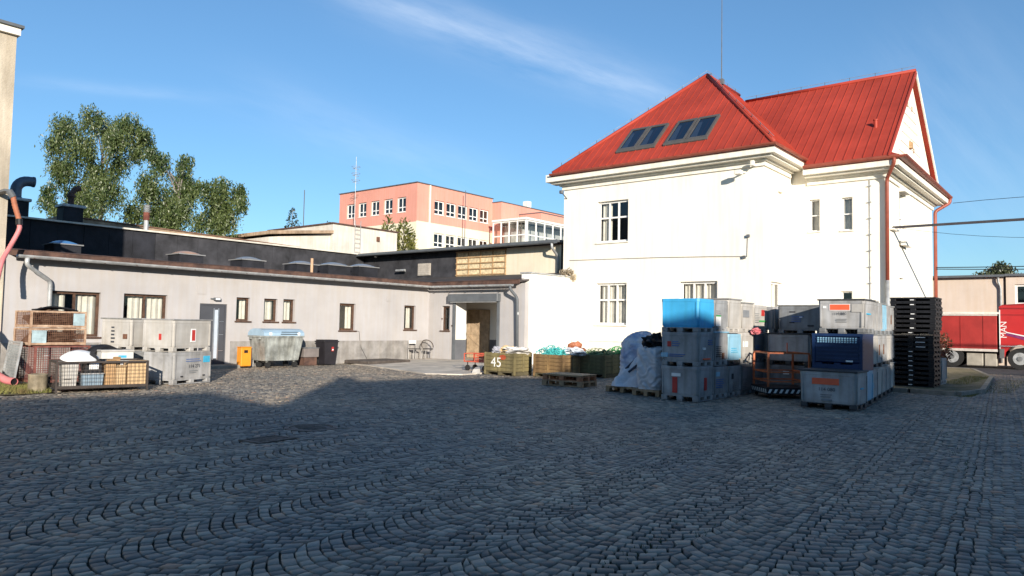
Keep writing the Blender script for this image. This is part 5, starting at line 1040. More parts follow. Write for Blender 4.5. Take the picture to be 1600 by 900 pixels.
# the wide mesh box in front and what it holds
CZ = R(-11.)
mb_ = mesh_box('wide black mesh box full of bins and cardboard, front left', (5.95, 17.24, 0), CZ, 1.80, 1.05, .66, WIRED, WIRED, 20, 6, .10, post=.04, wr=.003)
def inb(u, v, z=.1): 
    c_, s_ = math.cos(CZ), math.sin(CZ); return (5.95+u*c_-v*s_, 17.24+u*s_+v*c_, z)
t = thing('plastic_tub', 'pale grey tall tub in the wide mesh box', 'tub', inb(.12, .12), CZ); q = MB(); q.hexa([(.02,.02,0), (.28,.02,0), (.28,.4,0), (.02,.4,0)], [(0,0,.52), (.32,0,.52), (.32,.42,.52), (0,.42,.52)]); obj('body', q, PALE, t); q = MB(); q.box(-.01, .33, -.01, .43, .521, .545); obj('rim', q, GREYS[0], t); q = MB(); q.box(.05, .18, -.002, .02, .17, .185); obj('grip', q, BLK, t)
t = thing('plastic_tub', 'low blue-grey tub in the wide mesh box beside the tall one', 'tub', inb(.50, .12), CZ); q = MB(); q.hexa([(.02,.02,0), (.40,.02,0), (.40,.4,0), (.02,.4,0)], [(0,0,.27), (.42,0,.27), (.42,.42,.27), (0,.42,.27)]); obj('body', q, mat('tub_blue_grey', (.20, .27, .33), .6, .12, 3.), t); q = MB(); q.box(-.01, .43, -.01, .43, .271, .295); obj('rim', q, GREYS[0], t)
t = thing('black_case', 'black pointed case with a white label standing in the blue-grey tub', 'case', inb(.54, .16, .40), CZ); q = MB(); q.hexa([(0,0,0), (.36,0,0), (.36,.3,0), (0,.3,0)], [(.06,.05,.30), (.34,.05,.26), (.34,.25,.26), (.06,.25,.30)]); q.hexa([(.08,.06,.30), (.3,.06,.27), (.3,.24,.27), (.08,.24,.30)], [(.14,.1,.45), (.2,.1,.45), (.2,.2,.45), (.14,.2,.45)]); bo = obj('body', q, BLACK, t); q = MB(); q.hexa([(.10,-.004,.08), (.28,-.004,.08), (.28,.01,.08), (.10,.01,.08)], [(.11,.024,.22), (.29,.024,.22), (.29,.045,.22), (.11,.045,.22)]); obj('label_sheet', q, WHT, bo)
CARD = mat('cardboard', (.42, .26, .13), .9, .12, 3., .15); CARD2 = mat('plywood_box', (.52, .36, .20), .85, .12, 3., .15)
def carton(label, u, v, z, w_, d_, h, m_, rz=0, flap=True):
    t = thing('cardboard_box', label, 'box', inb(u, v, z), CZ+rz); q = MB(); q.bbox(0, w_, 0, d_, 0, h, .004); bo = obj('body', q, m_, t)
    if flap: q = MB(); q.box(w_*.48, w_*.52, -.002, .01, .005, h-.005); obj('tape', q, CARD, bo)
    q = MB(); q.hexa([(0,0,h+.001), (w_,0,h+.001), (w_,.004,h+.001), (0,.004,h+.001)], [(0,-.05,h+.06), (w_,-.05,h+.06), (w_,-.045,h+.065), (0,-.045,h+.065)]); obj('flap', q, m_, t); return t
carton('tall brown cardboard box in the middle of the wide mesh box', .96, .14, .1, .20, .4, .52, CARD, R(2)); carton('short brown cardboard box leaning between the other cartons', 1.17, .16, .1, .20, .4, .40, CARD2, R(-3)); carton('wide pale plywood box filling the right end of the wide mesh box', 1.40, .12, .1, .37, .5, .50, CARD2, 0, False)
carton('small brown carton perched on the cardboard boxes', 1.10, .22, .53, .16, .2, .15, CARD, R(5))
t = thing('white_dish', 'large round white plastic dish lying upside down on the wide mesh box', 'dish', inb(.50, .45, .70), 0); q = MB(); q.lathe([(0, .15), (.12, .145), (.25, .10), (.34, .03), (.37, 0), (.38, .012), (.35, .045), (.25, .12), (.12, .165), (0, .17)], (0,0,0), 30); o_ = obj('dish', q, mat('bright_white_plastic', (.80, .80, .78), .4, .03), t, True); o_.rotation_euler = (R(12), R(-3), 0)
t = thing('round_tin', 'rusty round tin in the left end of the wide mesh box', 'tin', (6.04, 17.9, .0)); t.location = (5.78, 17.72, 0); q = MB(); q.lathe([(0, 0), (.17, 0), (.18, .02), (.18, .36), (.19, .38), (.17, .39), (.165, .30), (0, .30)], (0,0,0), 22); obj('wall', q, mat('tin_beige', (.32, .27, .19), .6, .3, 4., .1, streak=.3), t, True)
# coil of black pipe, storage box
t = thing('pipe_coil', 'coil of black corrugated pipe standing behind the wide mesh box', 'pipe coil', (7.55, 18.75, 0), R(8)); q = MB()
for k in range(6): 
    Rr = .44-.012*abs(k-2.5); q.tube([(Rr*math.cos(t_), k*.062, .50+Rr*math.sin(t_)) for t_ in [2*math.pi*i/30 for i in range(31)]], .034, 8)
for k in range(4):
    Rr = .34; q.tube([(Rr*math.cos(t_), .03+k*.07, .50+Rr*math.sin(t_)) for t_ in [2*math.pi*i/26 for i in range(27)]], .036, 8)
obj('windings', q, BLACK, t, True)
t = thing('storage_box', 'white storage box with a small blue label behind the wide mesh box', 'box', (7.28, 18.35, 0), R(-6)); q = MB(); q.bbox(0, .70, 0, .55, 0, .80, .012); bo = obj('body', q, mat('white_box', (.58, .58, .56), .6, .1, 3., .05, streak=.1), t); q = MB(); q.bbox(-.015, .715, -.015, .565, .801, .85, .01); obj('lid', q, PALE, t); q = MB(); q.box(.36, .54, -.003, .01, .66, .72); obj('sticker', q, CYANP, bo); q = MB(); q.tube(spline([(.02,.1,.87), (.2,.2,.88), (.4,.1,.87), (.55,.3,.87)], 4), .014, 5); obj('cord', q, BLACK, t)
GRASSM = mat('grass_blades', (.13, .14, .035), .9, .35, 3., c2=(.16, .12, .05)); DRYG = mat('grass_dirt', (.13, .10, .055), 1., .35, 2.5, .8, c2=(.08, .075, .03), bscale=40)
q = MB(); q.poly([(2.5,17.6,-.005), (5.9,17.4,-.005), (6.15,18.6,-.002), (6.3,23.6,.0), (2.5,23.6,.0)]); tag(obj('verge', q, DRYG), kind='structure')
def grass(name, label, regions, n, seed, h=(.04, .12), m_=GRASSM):
    rr = random.Random(seed); q = MB()
    for _ in range(n):
        x0, x1, y0, y1, z = rr.choice(regions); x, y = rr.uniform(x0, x1), rr.uniform(y0, y1); a_ = rr.uniform(0, 6.28); hh = rr.uniform(*h); w_ = .006; dx, dy = math.cos(a_)*w_, math.sin(a_)*w_; lx, ly = rr.uniform(-.5, .5)*hh, rr.uniform(-.5, .5)*hh
        q.add([(x-dx,y-dy,z), (x+dx,y+dy,z), (x+lx,y+ly,z+hh)], [(0,1,2)])
    return tag(obj(name, q, m_), label, 'grass', kind='stuff')
grass('grass', 'dry grass growing along the foot of the tall beige building', [(2.6,5.9,17.6,19.2,0), (4.5,6.2,18.5,23.3,0), (5.4,6.0,17.5,18.8,0)], 9000, 5)
grass('moss', 'moss and weeds along the kerb by the black pallets', [(24.3,32,2.3,3.3,-.02), (26,31.5,3.5,4.2,.08), (22.2,24.,2.9,3.3,-.02)], 5000, 6, (.02, .06))

rr_ = random.Random(77); spots = [(rr_.uniform(2, 22), rr_.uniform(1, 20)) for _ in range(150)]
spots = [(x, y) for x, y in spots if not (x > 14.8 and 2.5 < y < 17) and not (x > 16 and y > 15) and not (5.5 < x < 10.5 and y > 16)]
grass('joint_weeds', 'sparse weeds growing in the joints of the cobbles', [(x-.5, x+.5, y-.06, y+.06, -.034) for x, y in spots], 5200, 9, (.015, .045), mat('weed_green', (.07, .085, .03), .9, .3, 3.))
q = MB()
for _ in range(330):
    x, y = rr_.choice([(rr_.uniform(13.5, 18), rr_.uniform(17, 23)), (rr_.uniform(9.5, 14), rr_.uniform(17.5, 22.8)), (rr_.uniform(15.5, 22), rr_.uniform(9.8, 14.6)), (rr_.uniform(3, 15), rr_.uniform(1, 14))]); a_ = rr_.uniform(0, 6.28); l_ = rr_.uniform(.015, .05); dx, dy = math.cos(a_)*l_, math.sin(a_)*l_
    q.add([(x-dx,y-dy,.004), (x+dy*.5,y-dx*.5,.012), (x+dx,y+dy,.006), (x-dy*.5,y+dx*.5,.014)], [(0,1,2,3)])
tag(obj('litter', q, mat('dry_litter', (.30, .25, .18), .9, .5, .8)), 'scattered dry leaves and scraps on the cobbles', 'litter', kind='stuff')

# ------------------------------------------------------------------ right side: building, truck, shrub, wires
RB = thing('depot_building', 'low cream depot building with a flat roof behind the red truck', 'building', (48, 6, 0)); CREAMP = mat('depot_plaster', (.60, .50, .42), .9, .05, .7, .2, streak=.03)
q = MB(); q.box(48, 58, 4.7, 30, -.05, 4.78); wpart('wall', q, CREAMP, RB); q = MB(); q.box(47.7, 58.2, 4.65, 30.2, 4.781, 4.9); wpart('roof', q, DKGREY, RB); q = MB(); q.box(47.93, 47.998, 4.75, 30, 2.75, 2.85); wpart('string_course', q, TRIM, RB); pipe('downpipe', [(47.85,4.95,4.75), (47.85,4.95,4.5), (47.93,4.85,4.2), (47.93,4.85,.1)], .06, ZINC, RB)
q = MB(); q.box(47.6, 47.92, 4.9, 6.9, 2.32, 2.42); wpart('ledge', q, TRIM, RB)
RB2 = thing('depot_office', 'cream office block with white framed windows at the right edge', 'building', (47, 2, 0)); FO = FX(47.9)
WO = [(2.9, 4.2, 2.3, 4.35), (.6, 1.9, 2.3, 4.35), (-1.7, -.4, 2.3, 4.35)]
wpart('wall', wall(FO, -14, 4.6, -.05, 4.8, WO, .14), CREAMP, RB2); q = MB(); q.quad((47.9,4.6,-.05), (47.9,4.6,4.8), (58,4.6,4.8), (58,4.6,-.05)); wpart('side_wall', q, CREAMP, RB2); q = MB(); q.box(47.72, 58, -14, 4.64, 4.801, 4.93); wpart('roof', q, DKGREY, RB2)
for h in WO: window(RB2, FO, *h, .14, 1, (1., 1.), FRW, .11, TRIM)
tk = thing('truck', 'red articulated truck with a tall cab and red tarpaulin load box', 'truck', (42, 4, 0)); TRED = mat('truck_red', (.44, .020, .020), .3, .05, 2., spec=.55); TARP = mat('truck_tarp', (.34, .03, .026), .55, .12, 1.5, .2)
q = MB(); q.bbox(42.0, 44.45, 4.42, 17.5, .86, 2.52, .02); lbx = wpart('load_box', q, TARP, tk); q = MB(); q.box(41.97, 44.48, 4.40, 17.5, 2.521, 2.60); q.box(41.97, 41.999, 4.40, 17.5, .80, .92); obj('box_rail', q, mat('pale_rail', (.55, .5, .45), .6), lbx)
for k in range(13): q = MB(); q.box(41.98, 41.999, 4.95+k*.95, 4.98+k*.95, .93, 2.5); obj('tarp_strap', q, TARP, lbx)
# cab side profile extruded across X
prof = [(4.33,.55), (4.33,2.95), (4.20,3.05), (3.2,3.12), (2.55,3.05), (2.15,2.75), (1.98,2.2), (1.90,1.5), (1.90,.42), (2.85,.42), (2.95,.85), (3.2,1.10), (3.52,1.17), (3.84,1.10), (4.08,.80), (4.12,.55)]
q = MB(); n = len(prof); vs = [(42.0,y,z) for y, z in prof]+[(44.4,y,z) for y, z in prof]; q.add(vs, [tuple(range(n))[::-1], tuple(range(n, 2*n))]+[(i, (i+1) % n, n+(i+1) % n, n+i) for i in range(n)]); cb = wpart('cab', q, TRED, tk)
q = MB(); q.box(41.985, 42.001, 2.30, 3.05, 1.75, 2.4); obj('side_window', q, mat('cab_glass', (.012, .014, .018), .08, .05, spec=.8), cb); q = MB(); q.box(41.975, 41.999, 3.2, 3.215, .9, 2.75); q.box(41.975, 41.999, 2.2, 3.2, 1.6, 1.61); obj('door_seam', q, BLACK, cb)
q = MB(); q.hexa([(41.985,4.05,1.72), (41.985,3.15,1.50), (41.999,3.15,1.50), (41.999,4.05,1.72)], [(41.985,4.05,1.76), (41.985,3.15,1.56), (41.999,3.15,1.56), (41.999,4.05,1.76)]); obj('white_stripe', q, WHT, cb)
q = MB(); q.hexa([(41.987,4.05,1.60), (41.987,3.15,1.32), (41.999,3.15,1.32), (41.999,4.05,1.60)], [(41.987,4.05,1.71), (41.987,3.15,1.49), (41.999,3.15,1.49), (41.999,4.05,1.71)]); obj('violet_stripe', q, mat('violet_stripe', (.20, .03, .12), .4), cb)
q = MB(); q.box(41.985, 41.999, 4.28, 4.325, .95, 2.8); obj('edge_strip', q, WHT, cb); q = MB(); q.box(41.985, 41.999, 3.1, 4.3, 1.07, 1.10); obj('lower_strip', q, WHT, cb)
me = text_mesh('MAN', .36, WHT); o_ = link('lettering', me, cb); o_.matrix_local = frame_matrix((0,0,1), (0,1,0), (-1,0,0), (41.99, 4.14, 1.86))
q = MB(); q.box(41.7, 41.98, 2.0, 2.12, 1.9, 2.5); obj('mirror', q, BLACK, cb); q = MB(); q.box(41.96, 41.999, 2.98, 3.12, 1.42, 1.46); obj('door_handle', q, BLACK, cb); q = MB(); q.box(41.98, 41.999, 3.3, 3.42, 1.12, 1.16); obj('side_lamp', q, ORANGE, cb); q = MB(); q.box(41.978, 41.999, 3.25, 4.28, 2.56, 2.575); obj('roof_seam', q, BLACK, cb); q = MB(); q.box(41.97, 41.999, 4.13, 4.32, .5, .95); obj('side_skirt', q, mat('skirt_grey', (.12, .12, .12), .6), cb)
q = MB(); q.box(42.6, 43.8, 2.2, 17.2, .62, .80); wpart('chassis', q, BLACK, tk)
for (a_, b_) in ((4.44, 4.95), (5.0, 5.7)): q = MB(); q.bbox(42.05, 42.7, a_, b_, .10, .70, .03); wpart('side_tank', q, mat('tank_grey', (.34, .31, .26), .6, .15, 3.), tk)
for (y, xx) in ((3.52, 42.03), (6.30, 42.03), (12.5, 42.03), (13.8, 42.03), (3.52, 44.07), (6.30, 44.07), (12.5, 44.07), (13.8, 44.07)):
    q = MB(); q.tube([(xx,y,.50), (xx+.30,y,.50)], .50, 24); wh = wpart('wheel', q, RUBBER, tk); q = MB(); q.tube([(xx-.012,y,.50), (xx+.1,y,.50)], .29, 20); obj('rim', q, ZINC, wh); q = MB(); q.tube([(xx-.05,y,.50), (xx+.1,y,.50)], .11, 12); obj('hub', q, GREYS[2], wh)
for y in (4.95, 5.7): pass
# red-leaved shrub behind the black pallets
def leaf_cloud(name, parent, clumps, n, size, m_, seed, droop=.0, mats=None, world=None):
    rr = np.random.RandomState(seed); tot = sum(c[3]**2 for c in clumps); V = []; 
    for (cx, cy, cz, rad, *fl) in clumps:
        k = max(8, int(n*rad**2/tot)); d = rr.normal(size=(k, 3)); d /= np.linalg.norm(d, axis=1, keepdims=True); rr_ = rad*(rr.rand(k, 1)**.42)*(.82+.36*rr.rand(k, 1)); fz = fl[0] if fl else .85
        p = np.array([cx, cy, cz])+d*rr_*np.array([1, 1, fz])
        if droop:
            p[:, 2] -= droop*rr.rand(k)**2*rad
        V.append(p)
    P = np.concatenate(V); k = len(P); a = rr.normal(size=(k, 3)); a[:, 2] -= 1.2*(droop > 0); a /= np.linalg.norm(a, axis=1, keepdims=True); b = np.cross(a, rr.normal(size=(k, 3))); b /= np.linalg.norm(b, axis=1, keepdims=True)
    s = size*(.6+.8*rr.rand(k, 1)); q4 = np.stack([P-a*s, P+b*s*.42, P+a*s, P-b*s*.42], 1)
    me = bpy.data.meshes.new(name); me.vertices.add(k*4); me.vertices.foreach_set('co', q4.reshape(-1)); me.loops.add(k*4); me.loops.foreach_set('vertex_index', np.arange(k*4, dtype=np.int32)); me.polygons.add(k); me.polygons.foreach_set('loop_start', np.arange(0, k*4, 4, dtype=np.int32)); me.update(calc_edges=True); me.validate()
    at = me.attributes.new('tone', 'FLOAT', 'POINT'); at.data.foreach_set('value', np.repeat(rr.rand(k), 4)); me.materials.append(m_)
    return link(name, me, parent)
def leaf_mat(name, c1, c2, trans=.3):
    mm = bpy.data.materials.new(name); mm.use_nodes = True; t = mm.node_tree; t.nodes.clear(); n = t.nodes.new; l = t.links.new
    at = n('ShaderNodeAttribute'); at.attribute_name = 'tone'; tc_ = n('ShaderNodeTexCoord'); nz = n('ShaderNodeTexNoise'); nz.inputs['Scale'].default_value = .7; l(tc_.outputs['Object'], nz.inputs['Vector'])
    ad = n('ShaderNodeMath'); ad.operation = 'MULTIPLY_ADD'; l(at.outputs['Fac'], ad.inputs[0]); ad.inputs[1].default_value = .5; l(nz.outputs[0], ad.inputs[2]); sb = n('ShaderNodeMath'); sb.operation = 'SUBTRACT'; l(ad.outputs[0], sb.inputs[0]); sb.inputs[1].default_value = .25
    cr = n('ShaderNodeValToRGB'); l(sb.outputs[0], cr.inputs[0]); cr.color_ramp.elements[0].color = (*c1, 1); cr.color_ramp.elements[1].color = (*c2, 1); cr.color_ramp.elements[0].position = .25; cr.color_ramp.elements[1].position = .75
    df = n('ShaderNodeBsdfDiffuse'); tr = n('ShaderNodeBsdfTranslucent'); gl = n('ShaderNodeBsdfGlossy'); gl.inputs['Roughness'].default_value = .45; l(cr.outputs[0], df.inputs[0]); l(cr.outputs[0], tr.inputs[0])
    m1_ = n('ShaderNodeMixShader'); m1_.inputs[0].default_value = trans; l(df.outputs[0], m1_.inputs[1]); l(tr.outputs[0], m1_.inputs[2]); m2_ = n('ShaderNodeMixShader'); m2_.inputs[0].default_value = .05; l(m1_.outputs[0], m2_.inputs[1]); l(gl.outputs[0], m2_.inputs[2]); o = n('ShaderNodeOutputMaterial'); l(m2_.outputs[0], o.inputs[0]); return mm
BARK = mat('bark', (.22, .19, .16), .95, .35, 4., .6)
sh = thing('shrub', 'small shrub with red and green leaves behind the black pallets', 'shrub', (26.6, 4.35, .085)); leaf_cloud('foliage', sh, [(0,0,.9,.42), (.1,-.1,1.3,.28)], 700, .055, leaf_mat('red_leaves', (.09, .075, .03), (.30, .07, .05)), 3)
q = MB()
for k in range(5): q.tube([(0,0,0), (rng.uniform(-.1,.1),rng.uniform(-.1,.1),.5), (rng.uniform(-.25,.25),rng.uniform(-.25,.25),1.2)], [.015,.01,.005], 5)
obj('stem', q, BARK, sh)
tt = thing('dry_tuft', 'dry pale climbing tuft on the corner of the white annex wall', 'plant', (26.0, 18.2, 3.78)); leaf_cloud('foliage', tt, [(0,0,.15,.25), (-.4,0,.10,.2), (.1,-.15,-.05,.18)], 420, .05, leaf_mat('dry_leaves', (.30, .24, .16), (.5, .42, .30)), 4)
# overhead service pipe and cables
op = thing('overhead_pipe', 'dark steel pipe running from the house gable out of the right edge', 'pipe', (30.3, 6.3, 5.5)); q = MB(); q.box(30.24, 30.36, -14, 6.42, 5.52, 5.60); wpart('beam', q, mat('beam_dark', (.05, .045, .05), .6, .2, 2.), op); q = MB(); q.box(29.9, 30.7, 6.3, 6.44, 5.44, 5.495); wpart('bracket', q, TRIM, op)
def wire(label, a_, b_, sag, r=.012):
    A, B = Vector(a_), Vector(b_); q = MB(); q.tube([A+(B-A)*(i/16)-Vector((0,0,4*sag*(i/16)*(1-i/16))) for i in range(17)], r, 5); return tag(obj('overhead_cable', q, BLACK), label, 'cable')
wire('upper thin cable from the house gutter to the right edge', (38.0,5.6,7.5), (38.,-14.,4.6), -.9); wire('sagging thin cable below the overhead pipe', (30.3,6.3,5.55), (30.3,-8.,6.2), 1.0, .007); wire('lower pair of dark cables, upper strand, at the right edge', (38.1,6.3,4.62), (38.1,-16,5.2), .3, .02); wire('lower pair of dark cables, lower strand, at the right edge', (38.1,6.3,4.55), (38.1,-16,4.95), .35, .02)

# ------------------------------------------------------------------ far buildings
PB = thing('salmon_building', 'salmon and cream office building with a glazed bay in the distance', 'building', (58, 62, 0)); PL, PR = FX(58.03), FY(62.1)
CRM = mat('far_cream', (.74, .67, .50), .9, .05, .3)
WL = [(a_, a_+1.55, 14.65, 16.45) for a_ in (63.95, 66.3, 68.7, 71.1, 73.4)]
WRr = [(60.86+k*2.02, 62.55+k*2.02, 14.6, 16.3) for k in range(5)]; WRl = [(60.9+k*2.02, 62.6+k*2.02, 10.7, 12.4) for k in range(5)]
q = wall(PL, 62.1, 76.4, 13.4, 17.92, WL, .2); wpart('wall', q, PINK, PB); q = wall(PR, 58.03, 71.3, 13.5, 17.92, WRr, .2); wpart('wall', q, PINK, PB)
q = MB(); q.quad(PL(62.1,0,0), PL(76.4,0,0), PL(76.4,0,13.4), PL(62.1,0,13.4)); wpart('lower_wall', q, CRM, PB); wpart('lower_wall', wall(PR, 58.03, 71.3, 0, 13.5, WRl, .2), CRM, PB)
q = MB(); q.box(57.9, 71.4, 61.97, 76.5, 17.921, 18.02); wpart('roof', q, DKGREY, PB)
q = MB(); q.box(71.3, 90, 60.6, 70, 0, 17.4); wpart('stair_tower', q, PINK, PB); q = MB(); q.box(71.2, 90, 60.5, 70, 17.401, 17.5); wpart('tower_roof', q, DKGREY, PB)
q = MB(); q.box(75, 110, 57.0, 60.5, 14.9, 16.2); q.box(75, 110, 57.0, 60.5, 0, 9.5); wpart('link_block', q, PINK, PB); q = MB(); q.box(74.9, 110, 56.9, 60.6, 16.201, 16.3); wpart('link_roof', q, DKGREY, PB)
for h in WL: window(PB, PL, *h, .2, 2, (.45, 1.), FRW, .14, TRIM)
for h in WRr+WRl: window(PB, PR, *h, .2, 2, (.45, 1.), FRW, .14, TRIM)
q = MB(); q.box(59.98, 60.12, 61.95, 62.09, 9, 17.9); wpart('drainpipe', q, TRIM, PB)
# glazed bay
bx0, bx1, by = 69.6, 74.0, 55.2
q = MB(); FB1, FB2 = FX(bx0), FY(by)
bay = wpart('glazed_bay', MB().box(bx0+.15, 90, by+.15, 60.5, 8.5, 9.2), WHT, PB)
for k in range(5): q = MB(); yy = by+k*(60.4-by)/4; q.box(bx0-.06, bx0+.06, yy-.08, yy+.08, 9, 14.6); obj('mullion', q, FRW, bay)
for k in range(11): q = MB(); xx = bx0+.3+k*1.75; q.box(xx-.08, xx+.08, by-.06, by+.06, 9, 14.6); obj('mullion', q, FRW, bay)
for z in (9.2, 10.9, 12.7, 14.45): q = MB(); q.box(bx0-.05, bx0+.05, by, 60.5, z-.07, z+.07); q.box(bx0, 88, by-.05, by+.05, z-.07, z+.07); obj('transom', q, FRW, bay)
q = MB(); q.box(bx0-.2, 88, by-.2, 60.5, 14.55, 14.8); obj('bay_roof', q, FRW, bay)
for k in range(4): q = MB(); ya, yb = by+k*(60.4-by)/4+.08, by+(k+1)*(60.4-by)/4-.08; q.quad((bx0,ya,9), (bx0,yb,9), (bx0,yb,14.5), (bx0,ya,14.5)); obj('pane', q, GLASS, bay)
for k in range(10): q = MB(); xa = bx0+.38+k*1.75; q.quad((xa,by,9), (xa+1.6,by,9), (xa+1.6,by,14.5), (xa,by,14.5)); obj('pane', q, GLASS, bay)
q = MB(); q.box(bx0+2.2, 89, by+2.2, 60.4, 9.2, 14.4); obj('bay_interior', q, mat('bay_inside', (.52, .52, .50), .9, .25, .6), bay)
q = MB(); q.box(78.5, 79.3, 62, 62.8, 17.4, 18.7); wpart('roof_chimney', q, TRIM, PB)
RM = thing('radio_mast', 'slim radio mast with small aerials in front of the salmon building', 'mast', (55, 69.5, 0)); q = MB(); q.tube([(0,0,0), (0,0,21.3)], [.06, .025], 6); obj('pole', q, ZINC, RM)
for z in (18.2, 19.0, 19.8): q = MB(); q.tube([(-.5,0,z), (.5,0,z)], .025, 4); q.tube([(0,-.5,z+.15), (0,.5,z+.15)], .025, 4); q.tube([(.5*math.cos(a_),.5*math.sin(a_),z+.3) for a_ in [R(30*k) for k in range(13)]], .02, 4); obj('aerial', q, ZINC, RM)
RD = thing('lightning_rod', 'thin dark rod rising in front of the salmon facade', 'rod', (64.8, 60.8, 0)); q = MB(); q.tube([(0,0,0), (0,0,17.9)], .05, 5); obj('pole', q, DKGREY, RD)
RD = thing('lightning_rod', 'thin rod standing left of the salmon building', 'rod', (47.2, 68.4, 0)); q = MB(); q.tube([(0,0,0), (0,0,16.0)], .05, 5); obj('pole', q, DKGREY, RD)
WB = thing('white_shed', 'white flat-roofed shed with a wall ladder beyond the hall', 'building', (31, 42, 0)); SHEDW = mat('shed_white', (.62, .58, .52), .95, .12, .7, .4, streak=.08)
q = MB(); q.box(31.4, 37.3, 42, 50, 0, 8.45); wpart('wall', q, SHEDW, WB); q = MB(); q.box(31.3, 37.4, 41.9, 50, 8.451, 8.55); wpart('roof', q, BROWNEDGE, WB); q = MB(); q.hexa([(26.6,42.3,0), (31.39,42.3,0), (31.39,50,0), (26.6,50,0)], [(26.6,42.3,7.05), (31.39,42.3,7.75), (31.39,50,7.75), (26.6,50,7.05)]); wpart('side_wing', q, SHEDW, WB); q = MB(); q.hexa([(26.4,41.9,7.2), (31.39,41.9,7.78), (31.39,50,7.78), (26.4,50,7.2)], [(26.4,41.9,7.42), (31.39,41.9,7.98), (31.39,50,7.98), (26.4,50,7.42)]); wpart('wing_roof', q, TAN, WB)
q = MB(); q.tube([(33.2,41.85,5.5), (33.2,41.85,8.9)], .025, 5); q.tube([(33.7,41.85,5.5), (33.7,41.85,8.9)], .025, 5); ldr = wpart('ladder', q, ZINC, WB)
for k in range(10): q = MB(); q.tube([(33.2,41.85,5.7+k*.32), (33.7,41.85,5.7+k*.32)], .016, 5); obj('rung', q, ZINC, ldr)
q = MB(); q.box(35.3, 35.55, 41.9, 41.999, 7.6, 7.95); wpart('alarm_box', q, RUSTY, WB)

# ------------------------------------------------------------------ trees
BIRCH = leaf_mat('birch_leaves', (.045, .080, .020), (.165, .205, .068), .4); DARKL = leaf_mat('conifer_needles', (.022, .034, .022), (.065, .085, .05), .15); THUJA = leaf_mat('thuja_leaves', (.05, .065, .012), (.20, .19, .05), .2)
BK2 = mat('birch_bark', (.22, .20, .18), .9, .35, 3., .5, c2=(.12, .10, .09))
def r2w(r, d): return (r0.x*r+f0.x*d, r0.y*r+f0.y*d)
def birch(label, bx, by, H_, clumps, n, seed):
    """clumps: (right, depth, z, radius); strands of small leaves hang from each clump"""
    rr = np.random.RandomState(seed); t = thing('birch_tree', label, 'tree', (bx, by, 0), 0, 'birch trees beyond the hall'); q = MB(); q.tube([(0,0,0), (.1,.1,H_*.45), (.0,.2,H_*.8), (.1,.1,H_*.97)], [.22, .16, .08, .02], 8)
    for c in clumps:
        wx_, wy_ = r2w(c[0], c[1]); z0 = max(H_*.25, c[2]-c[3]-1.8); q.tube([(0,0,z0), (wx_*.5,wy_*.5,(z0+c[2])/2+.3), (wx_,wy_,c[2])], [.06, .04, .012], 5)
    obj('trunk', q, BK2, t)
    P = []; tot = sum(c[3]**2 for c in clumps)
    for c in clumps:
        wx_, wy_ = r2w(c[0], c[1]); k = int(n*c[3]**2/tot/14)
        for _ in range(k):
            d = rr.normal(size=3); d /= np.linalg.norm(d); s = np.array([wx_, wy_, c[2]])+d*c[3]*(.25+.80*rr.rand())*np.array([1, 1, .9])+np.array([0, 0, c[3]*.25]); ln = (.5+1.3*rr.rand())*min(1.4, c[3]*1.1); dr = np.array([rr.normal()*.22, rr.normal()*.22, -1.])
            m_ = 14; tpar = np.linspace(0, 1, m_)[:, None]; p = s+dr*tpar*ln+rr.normal(size=(m_, 3))*.07; P.append(p)
    P = np.concatenate(P); k = len(P); a = rr.normal(size=(k, 3)); a[:, 2] -= 1.5; a /= np.linalg.norm(a, axis=1, keepdims=True); b = np.cross(a, rr.normal(size=(k, 3))); b /= np.linalg.norm(b, axis=1, keepdims=True); s = .105*(.6+.8*rr.rand(k, 1)); q4 = np.stack([P-a*s, P+b*s*.34, P+a*s, P-b*s*.34], 1)
    me = bpy.data.meshes.new('crown'); me.vertices.add(k*4); me.vertices.foreach_set('co', q4.reshape(-1)); me.loops.add(k*4); me.loops.foreach_set('vertex_index', np.arange(k*4, dtype=np.int32)); me.polygons.add(k); me.polygons.foreach_set('loop_start', np.arange(0, k*4, 4, dtype=np.int32)); me.update(calc_edges=True); me.validate()
    at = me.attributes.new('tone', 'FLOAT', 'POINT'); at.data.foreach_set('value', np.repeat(rr.rand(k), 4)); me.materials.append(BIRCH); link('crown', me, t); return t
def at52(x, y, D=52.):   # real position of a bearing/height at 52 m
    v = fw+rt*((x-800)/1150.)-ut*((y-450)/1150.); return Vector((0,0,1.6))+v*D
def mkbirch(label, cx, H_, pts, n, seed, D=52.):
    b_ = at52(cx, 480, D); cl = []
    for (x, y, r_, dd) in pts:
        p = at52(x, y, D); rel = p-b_; cl.append((rel.dot(r0), rel.dot(f0)+dd, p.z, r_*D/1150.*.88))
    return birch(label, b_.x, b_.y, H_, cl, n, seed)
mkbirch('tallest birch with hanging twigs, left of the group beyond the hall', 150, 16.0, [(145,185,24,0), (165,200,24,1), (115,205,26,-1), (84,225,18,0), (80,255,16,1), (100,265,24,0), (140,235,30,-1), (200,195,22,0), (212,215,22,1), (225,205,12,0), (195,225,24,-1), (150,275,32,0), (110,300,26,1), (180,300,30,-1), (75,300,16,0), (130,325,30,0), (60,310,14,1), (200,330,26,1), (90,330,20,0), (215,240,14,0), (185,255,18,0)], 40000, 1)
mkbirch('middle birch with rounded crown beyond the hall', 272, 12.5, [(250,250,20,0), (290,255,16,0), (275,280,24,1), (245,290,22,-1), (300,295,18,0), (265,315,28,0), (235,330,24,1), (295,330,22,-1), (238,238,12,0), (230,300,16,0), (262,345,24,0)], 19000, 2, 50.)
